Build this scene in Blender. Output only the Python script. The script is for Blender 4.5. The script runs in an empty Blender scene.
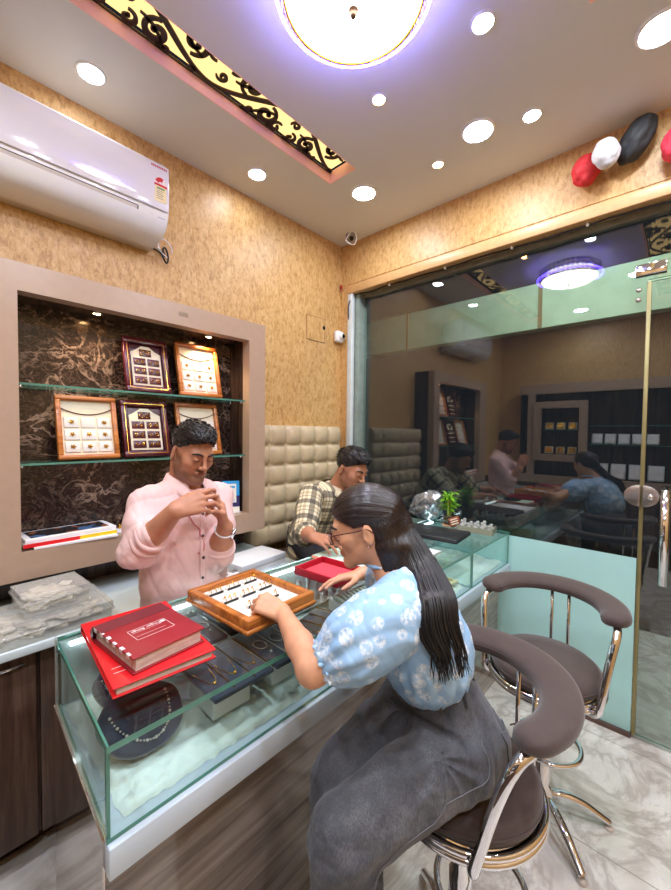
import bpy, bmesh, math, random
import numpy as np
from mathutils import Vector, Matrix
R = math.radians
PI = math.pi; LIFT = .0012
scene = bpy.context.scene
COL = scene.collection

# ------------------------------------------------------------------ camera, world, exposure
def setup_view():
    f_px, yaw, pitch, roll = 383.45, R(42.611), R(1.914), R(0.618)
    fw = Vector((math.cos(yaw)*math.cos(pitch), math.sin(yaw)*math.cos(pitch), -math.sin(pitch)))
    r = Vector((math.sin(yaw), -math.cos(yaw), 0))
    u = r.cross(fw)
    r2 = r*math.cos(roll) + u*math.sin(roll)
    u2 = -r*math.sin(roll) + u*math.cos(roll)
    cd = bpy.data.cameras.new('camera')
    cd.sensor_fit = 'VERTICAL'; cd.sensor_height = 24.0; cd.lens = f_px/890*24.0
    cd.clip_start = 0.02; cd.clip_end = 60
    co = bpy.data.objects.new('camera', cd); COL.objects.link(co)
    co.matrix_world = Matrix(((r2.x, u2.x, -fw.x, 0), (r2.y, u2.y, -fw.y, 0), (r2.z, u2.z, -fw.z, 1.4), (0, 0, 0, 1)))
    scene.camera = co
    w = bpy.data.worlds.new('night'); scene.world = w; w.use_nodes = True
    bg = w.node_tree.nodes['Background']; bg.inputs[0].default_value = (0.35, 0.4, 0.5, 1); bg.inputs[1].default_value = 0.02
    vs = scene.view_settings
    vs.view_transform = 'Standard'; vs.look = 'None'; vs.gamma = 1; vs.use_curve_mapping = False
    vs.exposure = 1.15
    c = scene.cycles
    c.max_bounces = 10; c.transparent_max_bounces = 24; c.glossy_bounces = 5; c.transmission_bounces = 8; c.diffuse_bounces = 4
    c.caustics_reflective = False; c.caustics_refractive = False
    c.sample_clamp_indirect = 4.0
    try: c.use_denoising = True
    except Exception: pass
setup_view()
LAMP_BIG, LAMP_BACK, LAMP_SMALL, LAMP_WARM, LAMP_CHAND, LAMP_BLUE, JALI_GLOW, NICHE_SPOT = 82.0, 200.0, 42.0, 40.0, 6.0, 24.0, 0.72, 3.6

# ------------------------------------------------------------------ materials
def lin(c):
    o = []
    for v in c[:3]:
        v = v/255.0
        o.append(v/12.92 if v <= 0.04045 else ((v+0.055)/1.055)**2.4)
    return tuple(o) + (1.0,)
class NT:
    def __init__(s, name):
        s.m = bpy.data.materials.new(name); s.m.use_nodes = True
        s.t = s.m.node_tree; s.n = s.t.nodes; s.b = s.n['Principled BSDF']; s.out = s.n['Material Output']
    def new(s, typ, **kw):
        n = s.n.new(typ)
        for k, v in kw.items(): setattr(n, k, v)
        return n
    def link(s, a, b): s.t.links.new(a, b)
    def coord(s, kind='Object', scale=(1, 1, 1), rot=(0, 0, 0), attr=None):
        if attr: src = s.new('ShaderNodeAttribute', attribute_name=attr).outputs['Vector']
        else: src = s.new('ShaderNodeTexCoord').outputs[kind]
        mp = s.new('ShaderNodeMapping'); mp.inputs['Scale'].default_value = scale; mp.inputs['Rotation'].default_value = rot
        s.link(src, mp.inputs['Vector']); return mp.outputs[0]
    def noise(s, vec, scale=5, detail=4, rough=.55, dist=0):
        n = s.new('ShaderNodeTexNoise'); n.inputs['Scale'].default_value = scale; n.inputs['Detail'].default_value = detail
        n.inputs['Roughness'].default_value = rough; n.inputs['Distortion'].default_value = dist
        if vec is not None: s.link(vec, n.inputs['Vector'])
        return n.outputs['Fac']
    def ramp(s, fac, stops, interp='LINEAR'):
        r = s.new('ShaderNodeValToRGB'); r.color_ramp.interpolation = interp
        e = r.color_ramp.elements
        while len(e) < len(stops): e.new(0.5)
        for i, (p, c) in enumerate(stops): e[i].position = p; e[i].color = c if len(c) == 4 and max(c) <= 1.0 else lin(c)
        s.link(fac, r.inputs[0]); return r.outputs[0]
    def math(s, op, a, b=None, c=None):
        m = s.new('ShaderNodeMath', operation=op)
        for i, v in enumerate((a, b, c)):
            if v is None: continue
            if isinstance(v, (int, float)): m.inputs[i].default_value = v
            else: s.link(v, m.inputs[i])
        return m.outputs[0]
    def mix(s, fac, a, b, mode='MIX'):
        m = s.new('ShaderNodeMix', data_type='RGBA', blend_type=mode)
        for sock, v in ((m.inputs['Factor'], fac), (m.inputs[6], a), (m.inputs[7], b)):
            if isinstance(v, (int, float)): sock.default_value = v
            elif isinstance(v, tuple): sock.default_value = v
            else: s.link(v, sock)
        return m.outputs[2]
    def bump(s, h, strength=.3, dist=.01):
        b = s.new('ShaderNodeBump'); b.inputs['Strength'].default_value = strength; b.inputs['Distance'].default_value = dist
        s.link(h, b.inputs['Height']); s.link(b.outputs[0], s.b.inputs['Normal'])
    def set(s, **kw):
        for k, v in kw.items():
            i = s.b.inputs[k.replace('_', ' ')]
            if hasattr(v, 'links'): s.link(v, i)
            else: i.default_value = v
        return s
def simple(name, col, rough=.5, metal=0, var=.06, scale=14, bump=0, bscale=None, coat=0, **kw):
    t = NT(name); v = t.coord()
    f = t.noise(v, scale, 3)
    c = lin(col)
    lo = tuple(x*(1-var) for x in c[:3])+(1,); hi = tuple(min(1, x*(1+var)) for x in c[:3])+(1,)
    t.set(Base_Color=t.ramp(f, [(.3, lo), (.7, hi)]), Roughness=rough, Metallic=metal, Coat_Weight=coat, **kw)
    if bump: t.bump(t.noise(v, bscale or 200, 2), bump, .002)
    return t.m
def emis(name, col, strength):
    t = NT(name); t.set(Base_Color=(0, 0, 0, 1), Emission_Color=lin(col), Emission_Strength=strength); return t.m
def glassy(name, tint, refl=.06, fres=1.0, rough=0.0, milk=0.0):
    # thin pane: clear transparency with a mirror layer that grows towards grazing angles
    t = NT(name); t.n.remove(t.b)
    tr = t.new('ShaderNodeBsdfTransparent'); tr.inputs[0].default_value = tint+(1,)
    gl = t.new('ShaderNodeBsdfGlossy'); gl.inputs['Roughness'].default_value = rough; gl.inputs[0].default_value = (1, 1, 1, 1)
    lw = t.new('ShaderNodeLayerWeight'); lw.inputs[0].default_value = .5      # facing term, the same from both sides of the pane
    f5 = t.math('POWER', lw.outputs['Facing'], 5.0)
    fac = t.math('MINIMUM', t.math('ADD', t.math('MULTIPLY', f5, .9*fres), refl), 1.0)
    mx = t.new('ShaderNodeMixShader'); t.link(fac, mx.inputs[0]); t.link(tr.outputs[0], mx.inputs[1]); t.link(gl.outputs[0], mx.inputs[2])
    sh = mx.outputs[0]
    if milk:
        df = t.new('ShaderNodeBsdfDiffuse'); df.inputs[0].default_value = (.94, .94, .92, 1); m2 = t.new('ShaderNodeMixShader'); m2.inputs[0].default_value = milk; t.link(sh, m2.inputs[1]); t.link(df.outputs[0], m2.inputs[2]); sh = m2.outputs[0]
    t.link(sh, t.out.inputs[0]); return t.m

def wallpaper():
    t = NT('gold_wallpaper'); v = t.coord(scale=(1, 1, .45))
    f1 = t.noise(v, 60, 6, .7, .6); f2 = t.noise(v, 4, 3); f3 = t.noise(v, 170, 3, .7)
    base = t.ramp(f1, [(.30, (150, 108, 56)), (.48, (205, 164, 104)), (.72, (228, 195, 144))])
    base = t.mix(t.ramp(f3, [(.30, (0.55, 0.55, 0.55, 1)), (.44, (0, 0, 0, 1))]), base, lin((124, 84, 40)))
    base = t.mix(t.math('MULTIPLY', f2, .35), base, lin((206, 158, 96)))
    t.set(Base_Color=base, Roughness=.42, Specular_IOR_Level=.45); t.bump(f1, .25, .004); return t.m
def dark_marble():
    t = NT('dark_marble'); v = t.coord(scale=(1, 1, 1.15), rot=(.2, .4, .3))
    n1 = t.noise(v, 7, 8, .62, 1.3); n2 = t.noise(v, 3, 5, .6, .8); n3 = t.noise(v, 14, 8, .65, 2.2)
    vein = t.math('ABSOLUTE', t.math('SUBTRACT', n1, .5)); vein2 = t.math('ABSOLUTE', t.math('SUBTRACT', n3, .52))
    c = t.ramp(n2, [(.3, (20, 15, 15)), (.55, (38, 28, 26)), (.75, (58, 42, 37))])
    msk = t.math('MULTIPLY', t.ramp(vein, [(0, (1, 1, 1, 1)), (.035, (0, 0, 0, 1))]), t.ramp(n2, [(.42, (0, 0, 0, 1)), (.62, (1, 1, 1, 1))]))
    c = t.mix(msk, c, lin((176, 150, 132)))
    c = t.mix(t.math('MULTIPLY', t.ramp(vein2, [(0, (1, 1, 1, 1)), (.03, (0, 0, 0, 1))]), .35), c, lin((140, 112, 96)))
    t.set(Base_Color=c, Roughness=.16); return t.m
def floor_tile():
    t = NT('marble_floor_tile'); v = t.coord()
    n1 = t.noise(v, 2.2, 8, .62, 1.6); n2 = t.noise(v, 9, 6, .6, .8)
    vein = t.math('ABSOLUTE', t.math('SUBTRACT', n1, .5))
    c = t.ramp(n2, [(.3, (214, 206, 196)), (.7, (242, 238, 230))])
    c = t.mix(t.ramp(vein, [(0, (.55, .55, .55, 1)), (.06, (0, 0, 0, 1))]), c, lin((160, 148, 136)))
    br = t.new('ShaderNodeTexBrick'); br.offset = 0.0
    br.inputs['Scale'].default_value = 1.0; br.inputs['Mortar Size'].default_value = .002; br.inputs['Brick Width'].default_value = .6; br.inputs['Row Height'].default_value = .6
    br.inputs['Color1'].default_value = br.inputs['Color2'].default_value = (0, 0, 0, 1); br.inputs['Mortar'].default_value = (1, 1, 1, 1)
    mp = t.coord(); mp.node.inputs['Location'].default_value = (.28, .10, 0); t.link(mp, br.inputs['Vector'])
    c = t.mix(t.math('MULTIPLY', br.outputs['Color'], .6), c, lin((120, 108, 98)))
    t.set(Base_Color=c, Roughness=.14, Specular_IOR_Level=.5); return t.m
def wood(name, c1, c2, c3, axis='x', rough=.3, scale=1.0, coat=0.0):
    t = NT(name)
    sc = {'x': (.6, 9, 9), 'y': (9, .6, 9), 'z': (9, 9, .6)}[axis]
    v = t.coord(scale=tuple(k*scale for k in sc))
    n = t.noise(v, 3, 7, .62, .5); n2 = t.noise(v, 14, 4, .6)
    f = t.math('ADD', t.math('MULTIPLY', n, .75), t.math('MULTIPLY', n2, .25))
    t.set(Base_Color=t.ramp(f, [(.36, c1), (.5, c2), (.66, c3)]), Roughness=rough, Coat_Weight=coat, Coat_Roughness=.06); return t.m
def glass_clear_pair():
    return [glassy('clear_glass', (.90, .955, .94), .02, 1.0), simple('green_glass_edge', (92, 150, 132), .12, var=.15, Transmission_Weight=.25)]

MT = {}
def mk():
    MT['wallpaper'] = wallpaper()
    MT['ceiling'] = simple('ceiling_paint', (216, 216, 215), .7, var=.02, scale=3)
    MT['floor'] = floor_tile()
    MT['marble'] = dark_marble()
    MT['taupe'] = simple('taupe_laminate', (176, 150, 128), .28, var=.03, scale=30, bump=.04, bscale=500)
    MT['darkwood'] = wood('dark_brown_wood', (30, 20, 16), (58, 42, 34), (86, 66, 54), 'z', .25)
    MT['cabwood'] = wood('brown_cabinet_laminate', (48, 32, 25), (84, 62, 50), (116, 92, 76), 'z', .3, .8)
    MT['basewood'] = wood('grey_brown_counter_laminate', (104, 92, 84), (142, 130, 120), (172, 160, 150), 'x', .12, .7, .6)
    MT['glass'], MT['gedge'] = glass_clear_pair()
    MT['window'] = glassy('night_window_glass', (.82, .86, .85), .085, 1.0)
    MT['film'] = simple('aqua_frosted_film', (176, 222, 218), .22, var=.03, scale=4, Specular_IOR_Level=.4)
    MT['white'] = simple('white_laminate', (226, 232, 236), .3, var=.02)
    MT['whitetop'] = simple('pale_stone_top', (206, 220, 222), .18, var=.03)
    MT['plastic'] = simple('white_plastic', (236, 236, 236), .22, var=.02, coat=.4)
    MT['black'] = simple('black_plastic', (22, 22, 24), .35)
    MT['grey'] = simple('grey_plastic', (120, 122, 126), .4)
    MT['chrome'] = simple('chrome', (225, 225, 228), .06, 1.0, var=.01)
    MT['steel'] = wood('brushed_steel', (150, 140, 134), (176, 166, 160), (196, 188, 182), 'y', .3); MT['steel'].node_tree.nodes['Principled BSDF'].inputs['Metallic'].default_value = .9
    MT['gold'] = simple('gold', (232, 178, 66), .2, 1.0, var=.1)
    MT['olive'] = simple('olive_metal_edge', (148, 138, 96), .35, .6)
    MT['brownfab'] = simple('brown_suede', (66, 50, 45), .75, var=.12, scale=40, bump=.25, bscale=700, Sheen_Weight=.35)
    MT['beige'] = simple('beige_leather', (196, 176, 142), .42, var=.05, scale=25, bump=.12, bscale=260)
    MT['seatbrown'] = simple('brown_leather', (78, 52, 44), .45, var=.08)
    MT['red'] = simple('red_leatherette', (190, 24, 34), .35, var=.06, bump=.15, bscale=500, coat=.15)
    MT['redbright'] = simple('bright_red_cover', (226, 30, 38), .3, var=.05, coat=.2)
    MT['maroon'] = simple('maroon_cover', (112, 34, 46), .4, var=.08, bump=.15, bscale=500)
    MT['page'] = wood('page_edges', (176, 172, 160), (206, 202, 190), (226, 222, 212), 'x', .7, 3)
    MT['paper'] = simple('paper', (240, 238, 240), .7, var=.03)
    MT['pink'] = simple('crimson_velvet', (214, 24, 62), .8, var=.14, scale=60, Sheen_Weight=.5)
    MT['navy'] = simple('navy_velvet', (22, 30, 54), .75, var=.2, scale=50, Sheen_Weight=.6)
    MT['cream'] = simple('cream_velvet', (234, 222, 196), .75, var=.05)
    MT['maroonwood'] = wood('maroon_lacquer', (50, 12, 22), (76, 18, 32), (98, 28, 42), 'x', .25)
    MT['orangewood'] = wood('honey_wood', (140, 74, 26), (184, 108, 46), (214, 142, 72), 'x', .28, 1.2)
    MT['fur'] = simple('white_fur', (226, 236, 230), .9, var=.06, scale=30, bump=.5, bscale=160, Sheen_Weight=.4)
    MT['clearplastic'] = glassy('clear_plastic', (.93, .94, .93), .05, .7, .08); MT['milky'] = glassy('milky_plastic', (.94, .95, .94), .05, .6, .15, .16)
    MT['packet'] = simple('jewellery_packets', (242, 236, 224), .35, var=.10, scale=90, bump=.5, bscale=120)
    MT['lightgrey'] = simple('light_grey_metal', (188, 194, 194), .35, .3)
    MT['pearl'] = simple('crystal_beads', (235, 232, 225), .08, .5)
    MT['leaf'] = simple('bright_leaf', (132, 196, 46), .4, var=.25, scale=40)
    MT['stem'] = simple('green_stem', (150, 170, 80), .5)
    MT['copper'] = simple('copper_tag', (150, 82, 58), .3, .5, var=.35, scale=60)
    MT['pinklight'] = simple('recess_pink_light_tint', (255, 208, 202), .5, var=.03)  # pink glow on the recess sides, put into their colour
    MT['jali'] = simple('dark_brown_cutwork', (44, 30, 26), .5)
    MT['jaliglow'] = emis('jali_backlight', (255, 212, 140), JALI_GLOW)
    MT['lampbig'] = emis('lamp_cool_panel', (236, 243, 255), LAMP_BIG)
    MT['lampback'] = emis('lamp_cool_panel_rear', (236, 243, 255), LAMP_BACK)
    MT['lampsmall'] = emis('lamp_cool_spot', (240, 245, 255), LAMP_SMALL)
    MT['lampwarm'] = emis('lamp_warm_spot', (255, 190, 120), LAMP_WARM)
    MT['blueglow'] = emis('blue_led_ring', (70, 50, 255), LAMP_BLUE)
mk()

# ------------------------------------------------------------------ mesh building
class MB:
    def __init__(s): s.bm = bmesh.new(); s.mi = 0; s.smooth = True
    def _tag(s, faces, sm):
        for f in faces: f.material_index = s.mi; f.smooth = sm
    def box(s, lo, hi, bevel=0, M=None, seg=2):
        lo, hi = Vector(lo), Vector(hi); c = (lo+hi)/2; d = hi-lo
        t = bmesh.new(); bmesh.ops.create_cube(t, size=1)
        for v in t.verts: v.co = Vector((v.co.x*d.x, v.co.y*d.y, v.co.z*d.z)) + c
        if bevel: bmesh.ops.bevel(t, geom=t.edges[:], offset=min(bevel, min(d)*.49), segments=seg, profile=.5, affect='EDGES')
        s.merge(t, M, bevel > 0); return s
    def merge(s, t, M=None, sm=True, keepmat=False):
        vm = {}
        for v in t.verts: vm[v] = s.bm.verts.new(M @ v.co if M else v.co)
        for f in t.faces:
            try: nf = s.bm.faces.new([vm[v] for v in f.verts])
            except ValueError: continue
            nf.material_index = f.material_index if keepmat else s.mi; nf.smooth = sm
        t.free()
    def raw(s, verts, faces, M=None, sm=False):
        vs = [s.bm.verts.new(M @ Vector(v) if M else Vector(v)) for v in verts]
        for f in faces:
            try: nf = s.bm.faces.new([vs[i] for i in f])
            except ValueError: continue
            nf.material_index = s.mi; nf.smooth = sm
        return s
    def tube(s, pts, r, n=10, closed=False, M=None, cap=True, flat=None):
        pts = [Vector(p) for p in pts]; m = len(pts)
        rs = r if isinstance(r, (list, tuple)) else [r]*m
        tang = []
        for i in range(m):
            a = pts[(i-1) % m] if (closed or i > 0) else pts[i]; b = pts[(i+1) % m] if (closed or i < m-1) else pts[i]
            tang.append((b-a).normalized())
        up = Vector((0, 0, 1)) if abs(tang[0].z) < .9 else Vector((1, 0, 0))
        nrm = (up - tang[0]*up.dot(tang[0])).normalized(); rings = []
        for i in range(m):
            nrm = (nrm - tang[i]*nrm.dot(tang[i])).normalized(); bi = tang[i].cross(nrm)
            ring = []
            for k in range(n):
                a = 2*PI*k/n; fx = flat if flat else 1
                p = pts[i] + (nrm*math.cos(a)*fx + bi*math.sin(a))*rs[i]
                ring.append(s.bm.verts.new(M @ p if M else p))
            rings.append(ring)
        for i in range(m if closed else m-1):
            A, B = rings[i], rings[(i+1) % m]
            for k in range(n):
                f = s.bm.faces.new((A[k], A[(k+1) % n], B[(k+1) % n], B[k])); f.material_index = s.mi; f.smooth = True
        if not closed and cap:
            for ring in (rings[0][::-1], rings[-1]):
                f = s.bm.faces.new(ring); f.material_index = s.mi
        return s
    def lathe(s, prof, c=(0, 0, 0), n=32, M=None, sm=True):
        c = Vector(c); rings = []
        for r, z in prof:
            if r < 1e-6: p = c+Vector((0, 0, z)); rings.append([s.bm.verts.new(M @ p if M else p)])
            else:
                ring = []
                for k in range(n):
                    p = c+Vector((r*math.cos(2*PI*k/n), r*math.sin(2*PI*k/n), z)); ring.append(s.bm.verts.new(M @ p if M else p))
                rings.append(ring)
        for A, B in zip(rings, rings[1:]):
            for k in range(n):
                a = [A[0]] if len(A) == 1 else [A[k], A[(k+1) % n]]
                b = [B[0]] if len(B) == 1 else [B[(k+1) % n], B[k]]
                if len(a)+len(b) < 3: continue
                f = s.bm.faces.new(a+b); f.material_index = s.mi; f.smooth = sm
        return s
    def ball(s, c, r, M=None, sc=(1, 1, 1), sub=2):
        t = bmesh.new(); bmesh.ops.create_icosphere(t, subdivisions=sub, radius=r)
        for v in t.verts: v.co = Vector((v.co.x*sc[0], v.co.y*sc[1], v.co.z*sc[2])) + Vector(c)
        s.merge(t, M, True); return s
    def prism(s, poly, h, M=None, bevel=0):
        # 2D polygon in XY extruded from z=0 to z=h
        t = bmesh.new(); vs = [t.verts.new((x, y, 0)) for x, y in poly]; f = t.faces.new(vs)
        r = bmesh.ops.extrude_face_region(t, geom=[f])
        for v in r['geom']:
            if isinstance(v, bmesh.types.BMVert): v.co.z += h
        bmesh.ops.recalc_face_normals(t, faces=t.faces[:])
        if bevel: bmesh.ops.bevel(t, geom=t.edges[:], offset=bevel, segments=2, profile=.5, affect='EDGES')
        s.merge(t, M, bevel > 0); return s
    def ribbon(s, pts, widths, h, M=None):
        # flat strip of varying width in XY extruded by h
        n = len(pts); P = [Vector((p[0], p[1], 0)) for p in pts]; L, Rr = [], []
        for i in range(n):
            t = (P[min(i+1, n-1)]-P[max(i-1, 0)]); t.normalize(); nn = Vector((-t.y, t.x, 0))*widths[i]/2
            L.append(P[i]+nn); Rr.append(P[i]-nn)
        V = L+Rr+[v+Vector((0, 0, h)) for v in L]+[v+Vector((0, 0, h)) for v in Rr]; F = []
        for i in range(n-1):
            F += [(i, i+1, n+i+1, n+i), (2*n+i, 3*n+i, 3*n+i+1, 2*n+i+1), (i, 2*n+i, 2*n+i+1, i+1), (n+i, n+i+1, 3*n+i+1, 3*n+i)]
        F += [(0, n, 3*n, 2*n), (n-1, 3*n-1, 4*n-1, 2*n-1)]
        return s.raw(V, F, M)
    def slab(s, lo, hi, axis=2, M=None):
        # glass pane: faces across `axis` use material 0, the four edges material 1
        lo, hi = list(lo), list(hi)
        vs = [(x, y, z) for x in (lo[0], hi[0]) for y in (lo[1], hi[1]) for z in (lo[2], hi[2])]
        F = [((0, 1, 3, 2), 0), ((4, 6, 7, 5), 0), ((0, 4, 5, 1), 1), ((2, 3, 7, 6), 1), ((0, 2, 6, 4), 2), ((1, 5, 7, 3), 2)]
        b = [s.bm.verts.new(M @ Vector(v) if M else Vector(v)) for v in vs]
        for f, ax in F:
            nf = s.bm.faces.new([b[i] for i in f]); nf.material_index = 0 if ax == axis else 1
        return s
    def build(s, name, mats, parent=None, recalc=True):
        if recalc: bmesh.ops.recalc_face_normals(s.bm, faces=s.bm.faces[:])
        me = bpy.data.meshes.new(name); s.bm.to_mesh(me); s.bm.free()
        for m in (mats if isinstance(mats, (list, tuple)) else [mats]): me.materials.append(m)
        return put(name, me, parent)
def put(name, me, parent=None):
    o = bpy.data.objects.new(name, me); COL.objects.link(o)
    if parent is not None:
        o.parent = parent; o.matrix_parent_inverse = world_of(parent).inverted()
    return o
def world_of(o):
    m = o.matrix_basis.copy()
    if o.parent is not None: m = world_of(o.parent) @ o.matrix_parent_inverse @ m
    return m
def tag(o, label, cat, group=None):
    o['label'] = label; o['category'] = cat
    if group: o['group'] = group
    return o
def thing(name, label, cat, loc=(0, 0, 0), group=None):
    o = bpy.data.objects.new(name, None); o.empty_display_size = .05; COL.objects.link(o); o.location = loc
    return tag(o, label, cat, group)
def struct(name, mb, mats):
    o = mb.build(name, mats); o['kind'] = 'structure'; return o
def copy_tree(o, parent=None):
    c = o.copy(); COL.objects.link(c)
    if parent is not None: c.parent = parent
    for ch in list(o.children): copy_tree(ch, c)
    return c
def frame(o, x, y=None, z=None):
    # matrix from origin and axes
    x = Vector(x).normalized()
    if y is not None: y = Vector(y); y = (y-x*y.dot(x)).normalized(); z = x.cross(y)
    else: z = Vector(z); z = (z-x*z.dot(x)).normalized(); y = z.cross(x)
    return Matrix(((x.x, y.x, z.x, o[0]), (x.y, y.y, z.y, o[1]), (x.z, y.z, z.z, o[2]), (0, 0, 0, 1)))
def rotz(o, a): return Matrix.Translation(Vector(o)) @ Matrix.Rotation(a, 4, 'Z')
def spline(P, n=8, closed=False):
    P = [Vector(p) for p in P]; m = len(P); out = []
    for i in range(m if closed else m-1):
        g = (lambda k: P[k % m]) if closed else (lambda k: P[max(0, min(m-1, k))])
        a, b, c, d = g(i-1), g(i), g(i+1), g(i+2)
        for k in range(n):
            t = k/n; out.append(.5*((2*b)+(c-a)*t+(2*a-5*b+4*c-d)*t*t+(3*b-a-3*c+d)*t**3))
    if not closed: out.append(P[-1])
    return out
def text_mesh(txt, size, mat, M, name, parent, depth=.0006, align='CENTER'):
    cu = bpy.data.curves.new(name, 'FONT'); cu.body = txt; cu.size = size; cu.extrude = depth; cu.align_x = align; cu.align_y = 'CENTER'; cu.resolution_u = 2
    to = bpy.data.objects.new('tmp', cu); COL.objects.link(to)
    dg = bpy.context.evaluated_depsgraph_get(); me = bpy.data.meshes.new_from_object(to.evaluated_get(dg)); bpy.data.objects.remove(to)
    me.transform(M); me.materials.clear(); me.materials.append(mat)
    return put(name, me, parent)
# ------------------------------------------------------------------ room shell
YL, XF, XG, ZC, XB, YR = 1.909, 2.12, 2.215, 2.753, -1.0, -1.25
S1 = (-.62, 1.546, 1.298, 1.482)      # lit cutwork recess: x0, x1, y0, y1
S2 = (-.62, 1.45, .085, .27)
def room():
    b = MB(); b.box((XB-.1, YR-.1, -.06), (XG+2.2, YL+.1, 0)); struct('floor', b, MT['floor'])
    b = MB(); b.box((XB-.1, YL, 0), (XG, YL+.1, ZC+.12)); struct('wall_left', b, MT['wallpaper'])
    b = MB(); b.box((XB-.1, YR, 0), (XB, YL, ZC+.12)); struct('wall_rear', b, MT['wallpaper'])
    b = MB(); b.box((XB, YR-.1, 0), (XG, YR, ZC+.12)); struct('wall_right', b, MT['wallpaper'])
    # lintel over the glass, its proud lower band, and the pier in the corner
    b = MB(); b.box((XF, YR, 2.452), (XG+.1, YL, ZC+.12)); b.box((XF, 1.842, 0), (XG+.1, YL, 2.452)); b.box((XF-.004, YR, 2.462), (XF, YL-.06, 2.468))
    struct('wall_front', b, MT['wallpaper'])
    b = MB(); b.box((XF-.010, YR, 2.395), (XG-.03, 1.842, 2.452), .004); b.box((XF-.006, 1.842, 1.2), (XF, 1.850, 2.452)); struct('trim_1', b, simple('lintel_band', (206, 164, 112), .4, var=.08, scale=50))
    # ceiling, open over the two recesses
    b = MB(); xs = (XB, YR, XG, YL)
    z0, z1 = ZC, ZC+.03
    ys = [YR, S2[2], S2[3], S1[2], S1[3], YL]
    for i in range(5):
        if i in (0, 2, 4): b.box((XB, ys[i], z0), (XG, ys[i+1], z1))
        else:
            S = S2 if i == 1 else S1
            b.box((XB, ys[i], z0), (S[0], ys[i+1], z1)); b.box((S[1], ys[i], z0), (XG, ys[i+1], z1))
    struct('ceiling', b, MT['ceiling'])
room()

def jali(S, seed, label):
    x0, x1, y0, y1 = S; rnd = random.Random(seed); W = y1-y0
    t = thing('ceiling_light_panel', label, 'ceiling light', ((x0+x1)/2, (y0+y1)/2, ZC))
    b = MB(); h = .062; e = .004
    for lo, hi in (((x0, y0, ZC-.001), (x1, y0+e, ZC+h)), ((x0, y1-e, ZC-.001), (x1, y1, ZC+h)), ((x0, y0+e, ZC-.001), (x0+e, y1-e, ZC+h)), ((x1-e, y0+e, ZC-.001), (x1, y1-e, ZC+h))): b.box(lo, hi)
    b.build('recess_trim', MT['pinklight'], t)
    b = MB(); b.box((x0+e, y0+e, ZC+.075), (x1-e, y1-e, ZC+.08)); b.build('backlight', MT['jaliglow'], t)
    b = MB()
    def spiral(cx, cy, r, a0, turn, d, w, tail=.9):
        pts, ws = [], []; n = 26
        for k in range(n+1):
            q = k/n; a = a0+d*turn*2*PI*q; rr = r*(1-q*.78)
            pts.append((cx+rr*math.cos(a), cy+rr*math.sin(a))); ws.append(1.22*w*(.55+.6*math.sin(PI*min(1, q*1.05))))
        b.ribbon(pts, ws, .006, Matrix.Translation((0, 0, ZC+.050)))
        b.lathe([(0, 0), (w*.62, 0), (w*.62, .006), (0, .006)], (pts[-1][0], pts[-1][1], ZC+.050), 10)
    def vine(fn, n, w0, w1):
        pts = [fn(k/n) for k in range(n+1)]
        b.ribbon(pts, [w0+(w1-w0)*math.sin(PI*k/n) for k in range(n+1)], .006, Matrix.Translation((0, 0, ZC+.050)))
    yc = (y0+y1)/2; P = .36; x = x1-.01; side = 1; i = 0
    while x > x0+.02:
        # a bold S stem, with big and small scrolls thrown to both sides
        s = side
        xe = max(x0+.01, x-P)
        vine(lambda q: (x-(x-xe)*q, yc+s*W*.40*math.cos(PI*q)), 22, .009, .021)
        L = x-xe
        spiral(x-L*.30, yc-s*W*.17, W*.27, s*PI*.5, 1.2, -s, .018)
        spiral(x-L*.62, yc+s*W*.18, W*.26, -s*PI*.5, 1.25, -s, .018)
        spiral(x-L*.10, yc-s*W*.30, W*.17, s*PI*.35, 1.0, s, .013)
        spiral(x-L*.86, yc+s*W*.31, W*.16, -s*PI*.6, 1.0, s, .013)
        spiral(x-L*.47, yc-s*W*.36, W*.12, PI*.2, .9, 1, .011)
        spiral(x-L*.50, yc+s*W*.40, W*.11, PI*.9, .9, -1, .011)
        spiral(x-L*.93, yc-s*W*.08, W*.13, PI*.9, 1.0, s, .011)
        vine(lambda q: (x-L*(.18+.30*q), yc-s*(W*.02+W*.40*q*q)), 10, .006, .013)
        vine(lambda q: (x-L*(.80-.30*q), yc+s*(W*.04+W*.38*q*q)), 10, .006, .013)
        for q in (.05, .2, .38, .56, .74, .92):
            sg = 1 if rnd.random() < .5 else -1
            xx = x-L*q; rr = W*(.05+.03*rnd.random())
            spiral(xx, yc+sg*(W*.5-rr-.004), rr, rnd.random()*6.28, .8, sg, .009)
        x -= P; side = -side; i += 1
    b.box((x0+e, y0+e, ZC+.050), (x1-e, y0+e+.006, ZC+.056)); b.box((x0+e, y1-e-.006, ZC+.050), (x1-e, y1-e, ZC+.056))
    b.build('cutwork_screen', MT['jali'], t)
jali(S1, 3, 'backlit dark scrollwork panel in a pink-tinted ceiling recess above the left wall')
jali(S2, 8, 'backlit dark scrollwork panel in the ceiling on the door side, seen mirrored in the glass')

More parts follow.
